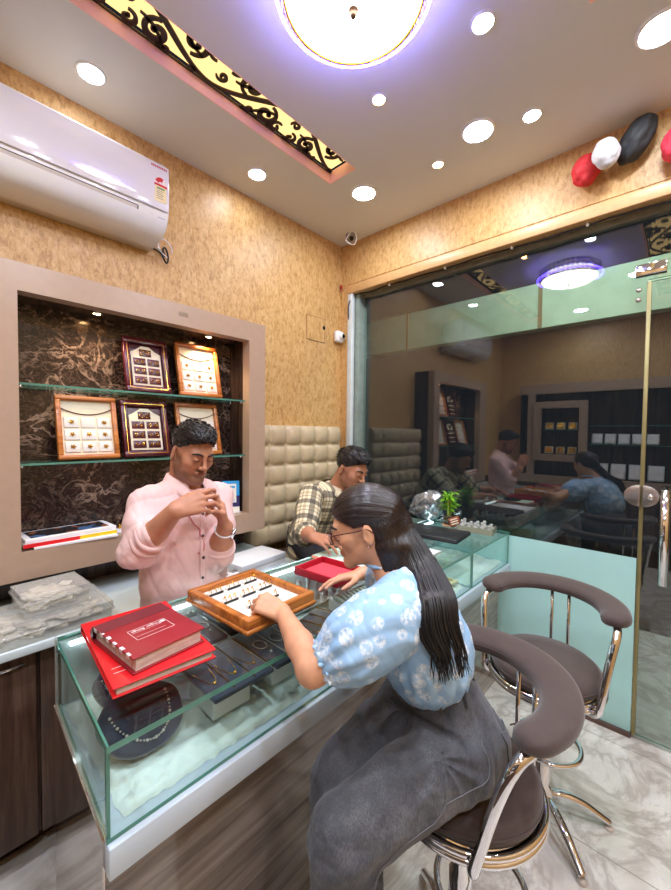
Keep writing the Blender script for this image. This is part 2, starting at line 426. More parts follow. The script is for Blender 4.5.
# ------------------------------------------------------------------ glass front
def front():
    m2 = [MT['window'], MT['gedge']]
    w = thing('window_1', 'fixed glass shop front pane with aqua film along its bottom', 'window', (XG, 1, 0)); w['kind'] = 'structure'
    b = MB(); b.slab((XG, .156, .02), (XG+.010, 1.80, 2.40), 0); b.build('pane', m2, w)
    b = MB(); b.box((XG-.0012, .158, .022), (XG, 1.80, .838)); b.build('frosted_film', MT['film'], w)
    b = MB(); b.box((XF-.004, 1.80, 0), (XF+.03, 1.842, 2.40), .004); b.build('jamb', simple('pale_jamb', (206, 214, 214), .3), w)
    b = MB(); b.box((XF+.03, 1.765, 0), (XG+.03, 1.80, 2.40), .003); b.build('reveal', simple('grey_green_reveal', (132, 146, 138), .35, var=.15), w)
    b = MB(); b.box((XG-.016, YR, 2.372), (XG+.024, 1.765, 2.40)); b.build('head_channel', simple('grey_channel', (128, 126, 116), .45, var=.2, scale=20), w)
    b = MB(); b.box((XG-.014, .156, 0), (XG+.022, 1.765, .02)); b.build('sill_channel', simple('dark_channel', (96, 74, 66), .5, var=.2), w)
    d = thing('door_1', 'glass entrance door with chrome pull bar and oval lock', 'door', (XG, -.3, 0)); d['kind'] = 'structure'
    b = MB(); b.slab((XG, -.75, .02), (XG+.010, .140, 2.085), 0); b.build('door_pane', m2, d)
    b = MB(); b.box((XG-.006, .140, .02), (XG+.014, .156, 2.085), .002); b.build('edge_strip', MT['olive'], d)
    b = MB(); b.tube([(XG-.065, .064, .757), (XG-.065, .064, 1.17)], .016, 16)
    for z in (.80, 1.12): b.tube([(XG-.065, .064, z), (XG, .064, z)], .009, 10)
    b.build('pull_bar', MT['chrome'], d)
    b = MB()
    for s, y0 in ((1, .152), (-1, .144)):
        poly = [(y0+s*.060*math.sin(a), .048*math.cos(a)) for a in [PI*k/16 for k in range(17)]]
        M = Matrix(((0, 0, 1, XG-.026), (1, 0, 0, 0), (0, 1, 0, 1.128), (0, 0, 0, 1)))
        b.prism(poly, .024, M, .003)
    b.build('lock_plate', MT['steel'], d)
    b = MB(); b.lathe([(0, .006), (.010, .006), (.013, 0), (.013, -.004)], (0, 0, 0), 20, frame((XG-.028, .115, 1.126), (0, 1, 0), None, (-1, 0, 0))); b.build('lock_cylinder', MT['chrome'], d)
    w2 = thing('window_2', 'glass transom above the entrance door', 'window', (XG, -.3, 2.1)); w2['kind'] = 'structure'
    b = MB(); b.slab((XG, -.75, 2.095), (XG+.010, .153, 2.40), 0); b.build('pane', m2, w2)
    b = MB(); b.box((XG-.012, .09, 2.115), (XG+.020, .20, 2.165), .003); b.build('patch_fitting', MT['chrome'], w2)
    b = MB()
    for z in (2.01, 2.055): b.lathe([(0, .006), (.011, .006), (.011, 0)], (0, 0, 0), 16, frame((XG, .185, z), (0, 1, 0), None, (-1, 0, 0)))
    b.build('screw_cap', MT['steel'], w2)
    b = MB(); b.box((XF, YR, 0), (XG+.1, -.75, 2.452)); struct('wall_door', b, MT['wallpaper'])
    # wiring along the head of the glass
    rn = random.Random(2); P = [(XF+.03, 1.80-.06*k, 2.386+rn.uniform(-.004, .004)) for k in range(36)]
    b = MB(); b.tube(spline([(XF+.01, 1.83, 2.15), (XF-.012, 1.83, 2.30), (XF+.012, 1.81, 2.375)]+P, 3), .0045, 6)
    o = b.build('cable', MT['black']); tag(o, 'dark cable clipped along the head of the shop glass', 'cable')
    for y in (1.5, 1.1, .72, .38): b = MB(); b.box((XF+.02, y-.006, 2.380), (XF+.036, y+.006, 2.396), .002); b.build('clip', MT['plastic'], o)
front()

# what can be seen outside at night: a pale fascia beam, dark pavement with a mat
def outside():
    b = MB(); b.box((3.5, -1.2, 2.28), (3.62, 3.6, 2.65)); o = struct('trim_2', b, simple('outside_pale_fascia', (196, 210, 196), .6, var=.12, scale=6))
    b = MB(); b.box((3.49, .92, 2.28), (3.5, .95, 2.65)); b.box((3.49, 2.2, 2.28), (3.5, 2.215, 2.65)); x = b.build('fascia_seam', simple('brown_seam', (150, 120, 90), .6), o); x['kind'] = 'structure'
    b = MB(); b.box((3.5, -1.2, -.06), (6, 5, .0)); o = struct('pavement', b, simple('dark_pavement', (52, 54, 54), .7, var=.3, scale=8))
    b = MB(); b.box((2.55, -.25, 0), (2.85, .02, .012), .004); tag(b.build('door_mat', simple('coir_mat', (126, 116, 96), .9, var=.3, scale=120)), 'rough grey-brown mat on the pavement outside the glass door', 'mat')
def fascia_fill():  # unseen lamp, added so the pale fascia shows through the glass
    t = thing('fascia_fill_light', 'added fill light for the outside fascia, hidden behind the lintel', 'light', (2.5, .55, 2.72))
    b = MB(); b.box((2.40, .1, 2.70), (2.46, 1.0, 2.74), .004); b.build('fill_mount', MT['white'], t)
    b = MB(); b.tube([(2.475, .13, 2.70), (2.475, .97, 2.70)], .012, 10); b.build('tube', emis('fascia_fill_glow', (226, 255, 240), 105.0), t)
outside(); fascia_fill()

# ------------------------------------------------------------------ lights
def downlight(x, y, r, mat, name, label, cat='ceiling light', group=None):
    t = thing(name, label, cat, (x, y, ZC), group)
    b = MB(); b.lathe([(r, 0), (r, -.004), (r*1.06, -.007), (r*1.20, -.005), (r*1.24, 0)], (x, y, ZC), 32); b.build('trim_ring', MT['plastic'], t)
    b = MB(); b.lathe([(0, -.004), (r*.6, -.004), (r, -.0035)], (x, y, ZC), 32); b.build('diffuser', mat, t)
    return t
downlight(1.717, .734, .060, MT['lampbig'], 'downlight', 'large white ceiling panel light nearest the shop glass in mid ceiling')
downlight(1.728, 1.392, .060, MT['lampbig'], 'downlight', 'large white ceiling panel light at the end of the scrollwork recess')
downlight(1.695, .106, .060, MT['lampbig'], 'downlight', 'large white ceiling panel light at the top right, by the door')
downlight(.467, 1.711, .042, MT['lampsmall'], 'downlight', 'white spot light in the ceiling above the air conditioner')
downlight(1.229, 1.712, .042, MT['lampsmall'], 'downlight', 'white spot light in the ceiling over the right end of the display niche')
downlight(1.280, .539, .032, MT['lampsmall'], 'downlight', 'small white spot light just right of the chandelier')
downlight(1.784, .530, .032, MT['lampsmall'], 'downlight', 'small white spot light between the large panel light and the balloons')
downlight(1.288, .966, .024, MT['lampwarm'], 'downlight', 'small orange spot light glowing in the purple patch below the chandelier')
downlight(1.791, .968, .024, MT['lampwarm'], 'downlight', 'small orange spot light between the two large panel lights')
for x, y, r in ((.35, .35, .060), (-.45, .9, .060), (-.4, -.5, .060), (.6, -.6, .060), (1.5, -.55, .060)):
    downlight(x, y, r, MT['lampback'], 'downlight', 'large white panel light in the ceiling behind the photographer, seen only mirrored', group='panel lights behind the photographer')

def chandelier():
    cx, cy, R0 = .868, .747, .206
    t = thing('chandelier', 'round crystal drum chandelier with glowing white bowl and blue rim', 'chandelier', (cx, cy, ZC))
    bowl = NT('chandelier_bowl'); v = bowl.coord(); n = bowl.noise(v, 26, 6, .7, 1.2)
    bowl.set(Base_Color=(.9, .9, .92, 1), Roughness=.2, Emission_Color=bowl.ramp(n, [(.30, (150, 140, 190)), (.42, (255, 250, 244)), (.8, (255, 250, 244))]), Emission_Strength=LAMP_CHAND)
    b = MB(); b.lathe([(0, 2.612), (.06, 2.613), (.12, 2.618), (.16, 2.628), (.185, 2.642), (.196, 2.652)], (cx, cy, 0), 48); b.build('bowl', bowl.m, t)
    b = MB(); b.lathe([(0, 2.592), (.006, 2.593), (.010, 2.600), (.007, 2.606), (.014, 2.610), (.016, 2.614), (0, 2.616)], (cx, cy, 0), 20); b.build('finial', simple('brown_metal_knob', (116, 92, 76), .35, .7), t)
    cry = NT('blue_crystal'); v = cry.coord(); f = cry.noise(v, 60, 4, .8)
    cry.set(Base_Color=cry.ramp(f, [(.35, (50, 40, 200)), (.5, (190, 170, 235)), (.65, (240, 220, 190))]), Roughness=.05, Metallic=.5)
    b = MB(); n = 40
    for k in range(n):
        a = 2*PI*k/n; M = rotz((cx, cy, 0), a)
        for z0, z1, dx in ((2.650, 2.682, .004), (2.682, 2.714, 0), (2.714, 2.742, .004)):
            zm = (z0+z1)/2; w = R0*PI/n*.92
            V = [(R0+dx, -w, zm), (R0+dx, 0, z0), (R0+dx, w, zm), (R0+dx, 0, z1), (R0+dx+.009, 0, zm), (R0+dx-.006, 0, zm)]
            b.raw(V, [(0, 1, 4), (1, 2, 4), (2, 3, 4), (3, 0, 4), (1, 0, 5), (2, 1, 5), (3, 2, 5), (0, 3, 5)], M)
    b.build('crystal_rim', cry.m, t)
    b = MB(); b.tube([(cx+(R0-.004)*math.cos(2*PI*k/64), cy+(R0-.004)*math.sin(2*PI*k/64), 2.651) for k in range(64)], .004, 8, True); b.build('rim_band', MT['gold'], t)
    b = MB(); b.lathe([(.175, 2.70), (.185, 2.70), (.185, ZC), (.175, ZC)], (cx, cy, 0), 48); b.build('drum', MT['chrome'], t)
    b = MB(); b.tube([(cx+(R0+.020)*math.cos(2*PI*k/64), cy+(R0+.020)*math.sin(2*PI*k/64), 2.664) for k in range(64)], .005, 8, True); b.build('blue_light_ring', MT['blueglow'], t)
chandelier()
# ------------------------------------------------------------------ air conditioner
def aircon():
    x0, x1, yb = -.06, .765, 1.905
    t = thing('air_conditioner', 'white split air conditioner on the golden wall above the display niche', 'air conditioner', (.35, yb, 2.3))
    # profile in (depth from wall, z)
    pr = [(0, 2.545), (.17, 2.552), (.195, 2.545), (.205, 2.530), (.208, 2.46), (.206, 2.38), (.200, 2.335), (.190, 2.290), (.150, 2.256), (.06, 2.240), (0, 2.240)]
    def ext(b, p, xa, xb, M=None):
        n = len(p); V = [(xa, yb-d, z) for d, z in p]+[(xb, yb-d, z) for d, z in p]
        F = [(i, (i+1) % n, n+(i+1) % n, n+i) for i in range(n)]+[tuple(range(n))[::-1], tuple(range(n, 2*n))]
        b.raw(V, F)
    b = MB(); ext(b, pr, x0+.008, x1-.008); bmesh.ops.bevel(b.bm, geom=[e for e in b.bm.edges if abs(e.verts[0].co.x-e.verts[1].co.x) < 1e-5], offset=.008, segments=3, affect='EDGES')
    for f in b.bm.faces: f.smooth = True
    body = b.build('housing', MT['plastic'], t)
    b = MB(); b.box((x0+.01, yb-.2115, 2.345), (x1-.010, yb-.205, 2.532), .003); b.build('front_panel', simple('ac_front_panel', (226, 224, 232), .10, var=.03, scale=5, coat=.8), t)
    # air flap with the dark slit above it
    A, B = Vector((0, yb-.1985, 2.328)), Vector((0, yb-.172, 2.274)); d = (B-A); nn = Vector((0, d.z, -d.y)).normalized()
    if nn.y > 0: nn = -nn
    def strip(bb, xa, xb, s0, s1, off, th):
        P = [A+d*s0+nn*off, A+d*s1+nn*off, A+d*s1+nn*(off+th), A+d*s0+nn*(off+th)]
        V = [(xa, p.y, p.z) for p in P]+[(xb, p.y, p.z) for p in P]
        bb.raw(V, [(0, 1, 2, 3), (7, 6, 5, 4), (0, 4, 5, 1), (1, 5, 6, 2), (2, 6, 7, 3), (3, 7, 4, 0)])
    b = MB(); strip(b, x0+.05, x1-.135, -.02, .62, -.0005, .003); b.build('flap', simple('ac_flap', (214, 208, 202), .3, var=.02), t)
    b = MB(); strip(b, x0+.05, x1-.134, .62, .70, -.0005, .0035); strip(b, x1-.136, x1-.132, -.04, .68, -.0005, .0035); strip(b, x0+.05, x1-.134, -.07, -.03, 0, .0022); b.build('outlet_slit', MT['black'], t)
    b = MB(); strip(b, x1-.052, x1-.022, .16, .42, .0006, .002); b.build('display_window', MT['black'], t)
    b = MB(); strip(b, x1-.085, x1-.070, .10, .34, .0006, .001); b.build('printed_mark', MT['grey'], t); b = MB(); strip(b, x1-.083, x1-.062, .78, .86, .0006, .001); b.build('printed_mark', MT['grey'], t)
    yf = yb-.2122
    fm = Matrix(((1, 0, 0, 0), (0, 0, -1, yf), (0, 1, 0, 0), (0, 0, 0, 1)))
    lab = MB(); lab.box((x1-.070, yf-.0006, 2.375), (x1-.022, yf, 2.440)); lo = lab.build('energy_label', simple('label_yellow', (236, 222, 168), .5), t)
    b = MB(); b.raw([(x1-.046, yf-.001, 2.445)]+[(x1-.046+.027*math.cos(PI*k/14), yf-.001, 2.445+.034*math.sin(PI*k/14)) for k in range(15)], [(0, k+1, k+2) for k in range(14)]); b.build('label_dial', simple('label_white', (240, 228, 226), .5), lo)
    b = MB()
    for k in range(2, 9): 
        a0, a1 = PI*(14-k)/14, PI*(13-k)/14; c = (x1-.046, 2.445)
        b.raw([(c[0]+r*math.cos(a), yf-.0014, c[1]+1.25*r*math.sin(a)) for r, a in ((.011, a0), (.026, a0), (.026, a1), (.011, a1))], [(0, 1, 2, 3)])
    b.box((x1-.073, yf-.0016, 2.440), (x1-.019, yf-.0012, 2.449)); b.build('label_red_stars', simple('label_red', (204, 40, 44), .5), lo)
    b = MB(); b.box((x1-.062, yf-.0010, 2.428), (x1-.030, yf-.0006, 2.434)); b.build('label_green_line', simple('label_green', (60, 140, 90), .5), lo)
    b = MB()
    for k in range(5): b.box((x1-.064, yf-.0010, 2.420-.008*k), (x1-.034-.004*(k % 2), yf-.0006, 2.422-.008*k))
    b.build('label_print', MT['grey'], lo)
    b = MB()
    for k in range(9): b.box((x1-.085+.0075*k, yf-.0008, 2.514), (x1-.080+.0075*k, yf-.0002, 2.522))
    b.build('logo', simple('logo_red', (196, 70, 74), .5), t)
    b = MB(); b.tube(spline([(x1-.04, yb-.05, 2.245), (x1+.02, yb-.045, 2.238), (x1+.055, yb-.03, 2.205), (x1+.07, yb-.02, 2.23), (x1+.068, yb-.012, 2.268), (x1+.052, yb-.02, 2.28), (x1+.045, yb-.02, 2.262), (x1+.06, yb-.006, 2.245)], 5), .0045, 8)
    b.build('black_cord', MT['black'], t)
    b = MB(); b.tube(spline([(x1+.066, yb-.02, 2.235), (x1+.03, yb-.02, 2.262), (x1+.026, yb-.02, 2.30), (x1+.05, yb-.02, 2.318), (x1+.085, yb-.014, 2.30), (x1+.095, yb-.005, 2.27)], 6), .0025, 6); b.build('white_wire', MT['plastic'], t)
    b = MB(); b.tube([(x1+.028, yb-.025, 2.258), (x1+.016, yb-.025, 2.268)], .006, 8); b.build('wire_plug', MT['plastic'], t)
aircon()

# ------------------------------------------------------------------ display niche on the left wall
NX0, NX1, NY0, NY1, NZ0, NZ1 = .06, 1.278, 1.70, 1.905, .868, 1.970
OX0, OX1, OZ0, OZ1 = .236, 1.177, .967, 1.874
def niche():
    t = thing('display_niche', 'taupe framed wall niche lined with dark marble, with two glass shelves', 'display niche', (.66, 1.9, NZ0))
    b = MB()
    b.box((NX0, NY0, NZ0), (OX0, NY0+.06, NZ1)); b.box((OX1, NY0, NZ0), (NX1, NY0+.06, NZ1)); b.box((OX0, NY0, OZ1), (OX1, NY0+.06, NZ1)); b.box((OX0, NY0, NZ0), (OX1, NY0+.06, OZ0))
    bmesh.ops.remove_doubles(b.bm, verts=b.bm.verts[:], dist=1e-5)
    b.build('frame', MT['taupe'], t)
    b = MB(); b.box((OX0-.015, 1.885, OZ0), (OX1+.015, NY1, OZ1)); b.build('back_panel', MT['marble'], t)
    b = MB(); b.box((OX0-.015, NY0+.06, OZ0-.02), (OX0, 1.885, OZ1)); b.box((OX1, NY0+.06, OZ0-.02), (OX1+.015, 1.885, OZ1)); b.box((OX0, NY0+.06, OZ1), (OX1, 1.885, OZ1+.015)); b.box((NX1-.008, NY0+.06, NZ0), (NX1, NY1, NZ1)); b.box((NX0, NY0+.06, NZ0), (NX0+.008, NY1, NZ1))
    b.build('lining', MT['darkwood'], t)
    b = MB(); b.box((OX0, NY0+.06, OZ0-.02), (OX1, 1.885, OZ0)); b.build('sill', simple('brown_sill', (122, 98, 78), .25, var=.08), t)
    for z in (1.556, 1.268):
        b = MB(); b.slab((OX0, NY0+.035, z), (OX1, 1.882, z+.008)); s = b.build('glass_shelf', [MT['glass'], MT['gedge']], t)
        for x in (OX0+.012, OX1-.012):
            for y in (1.76, 1.86): b = MB(); b.tube([(x, y, z-.008), (x, y, z)], .006, 10); b.build('shelf_pin', MT['chrome'], s)
    sp = emis('niche_lamp', (255, 196, 130), 60)
    for x, y in ((.50, 1.79), (.998, 1.795), (.75, 1.79)):
        if x == .75: continue
        b = MB(); b.lathe([(.022, 0), (.022, -.004), (.015, -.005), (.014, 0)], (x, y, OZ1), 20); s = b.build('spot_ring', MT['chrome'], t)
        b = MB(); b.lathe([(0, -.002), (.014, -.002)], (x, y, OZ1), 20); b.build('spot_lens', sp, s)
        ld = bpy.data.lights.new('niche_spot', 'SPOT'); ld.energy = NICHE_SPOT; ld.color = (1, .74, .46); ld.spot_size = R(120); ld.spot_blend = .8; ld.shadow_soft_size = .012
        lo = bpy.data.objects.new('niche_spot', ld); COL.objects.link(lo); lo.location = (x, y-.0, OZ1-.012); lo.parent = t; lo.matrix_parent_inverse = world_of(t).inverted()
niche()

def display_frame(label, cx, z, w, h, style, yb=1.872, lean=14, group=None):
    # stands on z, leaning back: built in local (x right, y up the face, z out of the face) then placed
    a = R(lean); foot = yb-.012-h*math.sin(a)
    up = Vector((0, math.sin(a), math.cos(a))); out = Vector((0, -math.cos(a), math.sin(a)))
    M = frame((cx-w/2, foot-.0, z+.002), (1, 0, 0), up)
    t = thing('jewellery_display_frame', label, 'display frame', (cx, foot, z), group)
    fw, th = (.018, .022) if style == 'white' else (.026, .022)
    wood_ = MT['orangewood'] if style != 'maroon' else MT['maroonwood']
    b = MB()
    for lo, hi in (((0, 0, 0), (w, fw, th)), ((0, h-fw, 0), (w, h, th)), ((0, fw, 0), (fw, h-fw, th)), ((w-fw, fw, 0), (w, h-fw, th))): b.box(lo, hi, .003, M)
    if style == 'maroon':
        g = .006; e = fw*.55
        b.mi = 1
        for lo, hi in (((e, e, th), (w-e, e+.002, th+.001)), ((e, h-e-.002, th), (w-e, h-e, th+.001)), ((e, e, th), (e+.002, h-e, th+.001)), ((w-e-.002, e, th), (w-e, h-e, th+.001))): b.box(lo, hi, 0, M)
    b.build('frame', [wood_, MT['gold']], t)
    b = MB(); b.box((fw, fw, 0), (w-fw, h-fw, .006), 0, M); b.build('backing', MT['cream'] if style == 'white' else MT['maroonwood'], t)
    iw, ih = w-2*fw, h-2*fw
    if style == 'white':
        b = MB(); n = 14; pts = []
        for k in range(n+1):
            q = k/n; pts.append(M @ Vector((fw+iw*q, fw+ih*(.855-.11*(1-(2*q-1)**2)), .008)))
        b.tube(pts, .0022, 6); b.build('cord', MT['maroonwood'], t)
        for r in range(3):
            for c in range(3):
                x = fw+iw*(.05+.32*c); y = fw+ih*(.05+.225*r)
                b = MB(); b.box((x, y, .006), (x+iw*.28, y+ih*.19, .011), .002, M); p = b.build('pad', simple('white_pad', (228, 224, 216), .7), t) if (r, c) == (0, 0) else b.build('pad', bpy.data.materials['white_pad'], t)
                if (r, c) == (2, 1): continue
                b = MB(); cc = M @ Vector((x+iw*.14, y+ih*.10, .014)); s = .0052
                b.ball(cc, s, sc=(1, .6, 1.15), sub=1)
                for k in range(5):
                    aa = 2*PI*k/5+r; b.ball(M @ Vector((x+iw*.14+.0075*math.cos(aa), y+ih*.10+.0065*math.sin(aa), .013)), .0032, sub=1)
                b.build('ornament', MT['gold'], p)
    else:
        b = MB(); m = .035*iw
        poly = [(fw+m, fw+m), (fw+iw-m, fw+m), (fw+iw-m, fw+ih*.80), (fw+iw*.80, fw+ih*.86), (fw+iw*.62, fw+ih*.96), (fw+iw*.38, fw+ih*.96), (fw+iw*.20, fw+ih*.86), (fw+m, fw+ih*.80)]
        b.prism(poly, .006, M @ Matrix.Translation((0, 0, .006)), .001); b.build('cream_board', MT['cream'], t)
        mt = MT['maroonwood']
        for r in range(4):
            for c in range(2 if r < 3 else 1):
                x = fw+iw*((.10+.43*c) if r < 3 else .30); y = fw+ih*(.07+.215*r)
                b = MB(); b.box((x, y, .012), (x+iw*.37, y+ih*.165, .015), .003, M); p = b.build('dark_pad', mt, t)
                b = MB()
                for q in (.10, .27):
                    cc = Vector((x+iw*q, y+ih*.08, .017)); rr = .0058 if (r < 3) else .009
                    b.tube([M @ (cc+Vector((rr*math.cos(2*PI*k/10), rr*math.sin(2*PI*k/10), 0))) for k in range(10)], .0013, 5, True)
                b.build('earring', MT['gold'], p)
    return t
display_frame('maroon display frame with cream earring board on the upper glass shelf', .706, 1.564, .192, .252, 'maroon')
display_frame('wood display frame with white pads under the spot, right end of the upper glass shelf', .955, 1.564, .222, .268, 'white')
display_frame('wide wood display frame of gold ornaments, left on the lower glass shelf', .472, 1.276, .218, .262, 'white')
display_frame('maroon display frame with cream earring board in the middle of the lower glass shelf', .700, 1.276, .200, .258, 'maroon')
display_frame('wood display frame behind the head of the man in pink, right on the lower shelf', .955, 1.276, .222, .262, 'white')

def niche_things():
    z = OZ0
    # papers and magazines at the left end of the sill
    b = MB(); b.box((-.135, -.075, LIFT), (.135, .075, .010), .001, rotz((.410, 1.772, z), -.05)); o = b.build('paper_stack', MT['paper']); tag(o, 'stack of white papers under the magazines in the niche', 'papers')
    cov = NT('magazine_cover'); v = cov.coord(); vn = cov.new('ShaderNodeTexVoronoi'); vn.inputs['Scale'].default_value = 26; cov.link(v, vn.inputs['Vector'])
    sp = cov.new('ShaderNodeSeparateColor'); cov.link(vn.outputs['Color'], sp.inputs[0])
    cov.set(Base_Color=cov.ramp(sp.outputs[0], [(.0, (30, 34, 40)), (.3, (150, 90, 60)), (.5, (70, 110, 160)), (.75, (40, 40, 44)), (1, (200, 190, 170))], 'CONSTANT'), Roughness=.2)
    t = thing('magazine', 'magazine with red and yellow spine on the papers in the niche', 'magazine', (.40, 1.79, z+.01))
    M = rotz((.392, 1.785, z+.010), .02)
    b = MB(); b.box((-.15, -.070, 0), (.15, .075, .013), .001, M); b.build('pages', MT['paper'], t)
    b = MB(); b.box((-.151, -.073, -.000), (.02, -.0705, .0135), 0, M); b.build('red_spine', MT['redbright'], t)
    b = MB(); b.box((.021, -.073, -.000), (.151, -.0705, .0135), 0, M); b.build('yellow_spine', simple('yellow_spine', (244, 206, 30), .4), t)
    t = thing('magazine', 'white-edged magazine with a photo collage cover, topmost of the niche pile', 'magazine', (.40, 1.79, z+.024))
    M = rotz((.395, 1.792, z+.024), .05)
    b = MB(); b.box((-.15, -.070, 0), (.148, .075, .014), .001, M); b.build('pages', MT['paper'], t)
    b = MB(); b.box((-.130, -.052, .0141), (.128, .060, .0149), 0, M); b.build('cover_picture', cov.m, t)
    b = MB(); b.box((-.05, -.04, 0), (.05, .04, .001), 0, rotz((.575, 1.79, z+.0005), -.5)); tag(b.build('paper_slip', MT['paper']), 'white paper slip lying right of the magazine pile', 'paper')
    t = thing('gold_bar_clip', 'thin gold box lying at the back of the niche sill', 'box', (.65, 1.83, z))
    b = MB(); b.box((.585, 1.815, z), (.69, 1.84, z+.018), .003); b.build('case', MT['gold'], t)
    b = MB(); b.box((.590, 1.8135, z+.006), (.685, 1.815, z+.009)); b.build('seam', MT['olive'], t)
    # payment card stand
    t = thing('payment_sign', 'small blue and white payment sign on a stand at the right of the niche sill', 'sign', (1.12, 1.74, z))
    th = .30; nx = Vector((-.50, -.84, .22)).normalized(); xx = Vector((.86, -.50, 0)).normalized(); up = nx.cross(xx)
    if up.z < 0: up = -up
    M = frame((1.110, 1.766, z+.005), xx, up); zs = 1 if (M.to_3x3() @ Vector((0, 0, 1))).dot(nx) > 0 else -1
    w, h = .088, .165
    def pl(b, x0, y0, x1, y1, z0, z1): b.box((x0-w/2, y0, min(zs*z0, zs*z1)), (x1-w/2, y1, max(zs*z0, zs*z1)), 0, M)
    b = MB(); pl(b, 0, 0, w, h, -.004, 0); b.build('panel', simple('white_acrylic', (232, 230, 220), .3), t)
    b = MB(); pl(b, 0, h*.52, w, h, 0, .001); b.build('sky_blue_half', simple('sky_blue', (20, 156, 222), .3), t)
    b = MB(); pl(b, 0, .028, w, h*.52, 0, .001); b.build('navy_half', simple('dark_blue', (28, 34, 92), .3), t)
    b = MB(); pl(b, .016, .050, w-.016, h-.016, .001, .0016); b.build('white_field', bpy.data.materials['white_acrylic'], t)
    b = MB(); pl(b, .024, h-.038, .046, h-.028, .0016, .002); pl(b, .024, .034, .06, .040, .001, .0016); b.build('dark_mark', bpy.data.materials['dark_blue'], t)
    b = MB(); pl(b, .048, h-.038, .066, h-.028, .0016, .002); pl(b, .028, .056, .062, .064, .0016, .002); b.build('blue_mark', bpy.data.materials['sky_blue'], t)
    b = MB(); b.box((1.076, 1.742, z+LIFT), (1.160, 1.80, z+.004), .001); b.build('foot', bpy.data.materials['white_acrylic'], t)
niche_things()

# ------------------------------------------------------------------ back counter under the niche, with what stands on it
BZ = .750
def back_counter():
    t = thing('back_counter', 'low brown wood cabinet with pale top along the left wall', 'cabinet', (.5, 1.65, 0))
    b = MB(); b.box((-.75, 1.52, .09), (1.27, 1.905, BZ-.028)); b.build('body', MT['cabwood'], t)
    b = MB(); b.box((-.75, 1.60, 0), (1.27, 1.905, .09)); b.build('plinth', MT['darkwood'], t)
    b = MB(); b.box((-.76, 1.435, BZ-.028), (1.28, 1.905, BZ), .004); b.build('worktop', MT['whitetop'], t)
    b = MB(); b.box((-.75, 1.895, BZ), (1.278, 1.905, NZ0)); b.build('splashback', MT['darkwood'], t)
    for x0, x1 in ((-.74, -.26), (-.25, .24), (.25, .75), (.76, 1.26)):
        b = MB(); b.box((x0, 1.502, .095), (x1, 1.52, BZ-.034), .002); d = b.build('door', MT['cabwood'], t)
        b = MB(); xh = x1-.03; b.tube([(xh-.07, 1.488, .672), (xh, 1.488, .672)], .005, 8)
        for xx in (xh-.06, xh-.01): b.tube([(xx, 1.488, .672), (xx, 1.503, .672)], .004, 6)
        b.build('handle', MT['chrome'], d)
back_counter()

def clear_box(label, x0, x1, y0, y1, z, h, lidh, rot, seed):
    cx, cy = (x0+x1)/2, (y0+y1)/2; t = thing('plastic_box', label, 'plastic box', (cx, cy, z)); z += LIFT
    M = rotz((cx, cy, z), rot); hx, hy = (x1-x0)/2, (y1-y0)/2; w = .0025
    def shell(b, ax, ay, z0, z1, bot, top):
        b.box((-ax, -ay, z0), (-ax+w, ay, z1), 0, M); b.box((ax-w, -ay, z0), (ax, ay, z1), 0, M); b.box((-ax+w, -ay, z0), (ax-w, -ay+w, z1), 0, M); b.box((-ax+w, ay-w, z0), (ax-w, ay, z1), 0, M)
        if bot: b.box((-ax+w, -ay+w, z0), (ax-w, ay-w, z0+w), 0, M)
        if top: b.box((-ax+w, -ay+w, z1-w), (ax-w, ay-w, z1), 0, M)
    b = MB(); shell(b, hx-.006, hy-.006, 0, h-lidh, True, False); b.build('tub', MT['milky'], t)
    b = MB(); shell(b, hx-.002, hy-.002, h-lidh, h, False, True); b.tube([M @ Vector(p) for p in ((-hx, -hy, h-lidh), (hx, -hy, h-lidh), (hx, hy, h-lidh), (-hx, hy, h-lidh))], .004, 6, True); b.build('lid', MT['milky'], t)
    rn = random.Random(seed); b = MB()
    for k in range(80):
        x = rn.uniform(-hx+.03, hx-.03); y = rn.uniform(-hy+.03, hy-.03); zz = .004+rn.uniform(0, max(.008, h-.030))
        Mp = M @ Matrix.Translation((x, y, zz)) @ Matrix.Rotation(rn.uniform(0, 6.28), 4, 'Z') @ Matrix.Rotation(rn.uniform(-.35, .35), 4, 'X')
        b.box((-.018, -.013, 0), (.018, .013, .004+.005*rn.random()), .002, Mp)
        if k % 2 == 0: b.tube([Mp @ Vector((.012*math.cos(a), .010*math.sin(a), .012)) for a in [2*PI*q/10 for q in range(10)]], .0014, 4, True)
    o = b.build('jewellery_packets', MT['packet'], t); o['kind'] = 'stuff'
    return t
clear_box('large clear plastic box of jewellery packets at the left end of the pale back counter', .04, .445, 1.435, 1.655, BZ, .062, .024, .02, 4)
clear_box('smaller clear plastic box of packets on top of the larger plastic box', .20, .388, 1.485, 1.655, BZ+.062, .062, .020, .06, 7)
def back_things():
    t = thing('white_box', 'flat white cardboard box on the right end of the back counter', 'box', (1.07, 1.5, BZ))
    M = rotz((1.085, 1.535, BZ+LIFT), .10)
    b = MB(); b.box((-.135, -.085, 0), (.135, .085, .046), .002, M); b.build('tray', MT['paper'], t)
    b = MB(); b.box((-.138, -.088, .022), (.138, .088, .050), .002, M); b.build('lid', MT['white'], t)
    t = thing('remote_control', 'white remote control in front of the flat white box', 'remote', (.87, 1.45, BZ))
    M = rotz((.905, 1.468, BZ+LIFT), .12)
    b = MB(); b.box((-.085, -.024, 0), (.085, .024, .024), .006, M); b.build('case', MT['plastic'], t)
    b = MB(); b.box((.02, -.016, .024), (.065, .016, .0255), .001, M); b.build('screen', MT['grey'], t)
    for k in range(3):
        for j in (-1, 1):
            b = MB(); b.box((-.06+.022*k, j*.010-.005, .024), (-.048+.022*k, j*.010+.005, .0262), .001, M); b.build('button', MT['grey'] if k else MT['lightgrey'], t)
back_things()

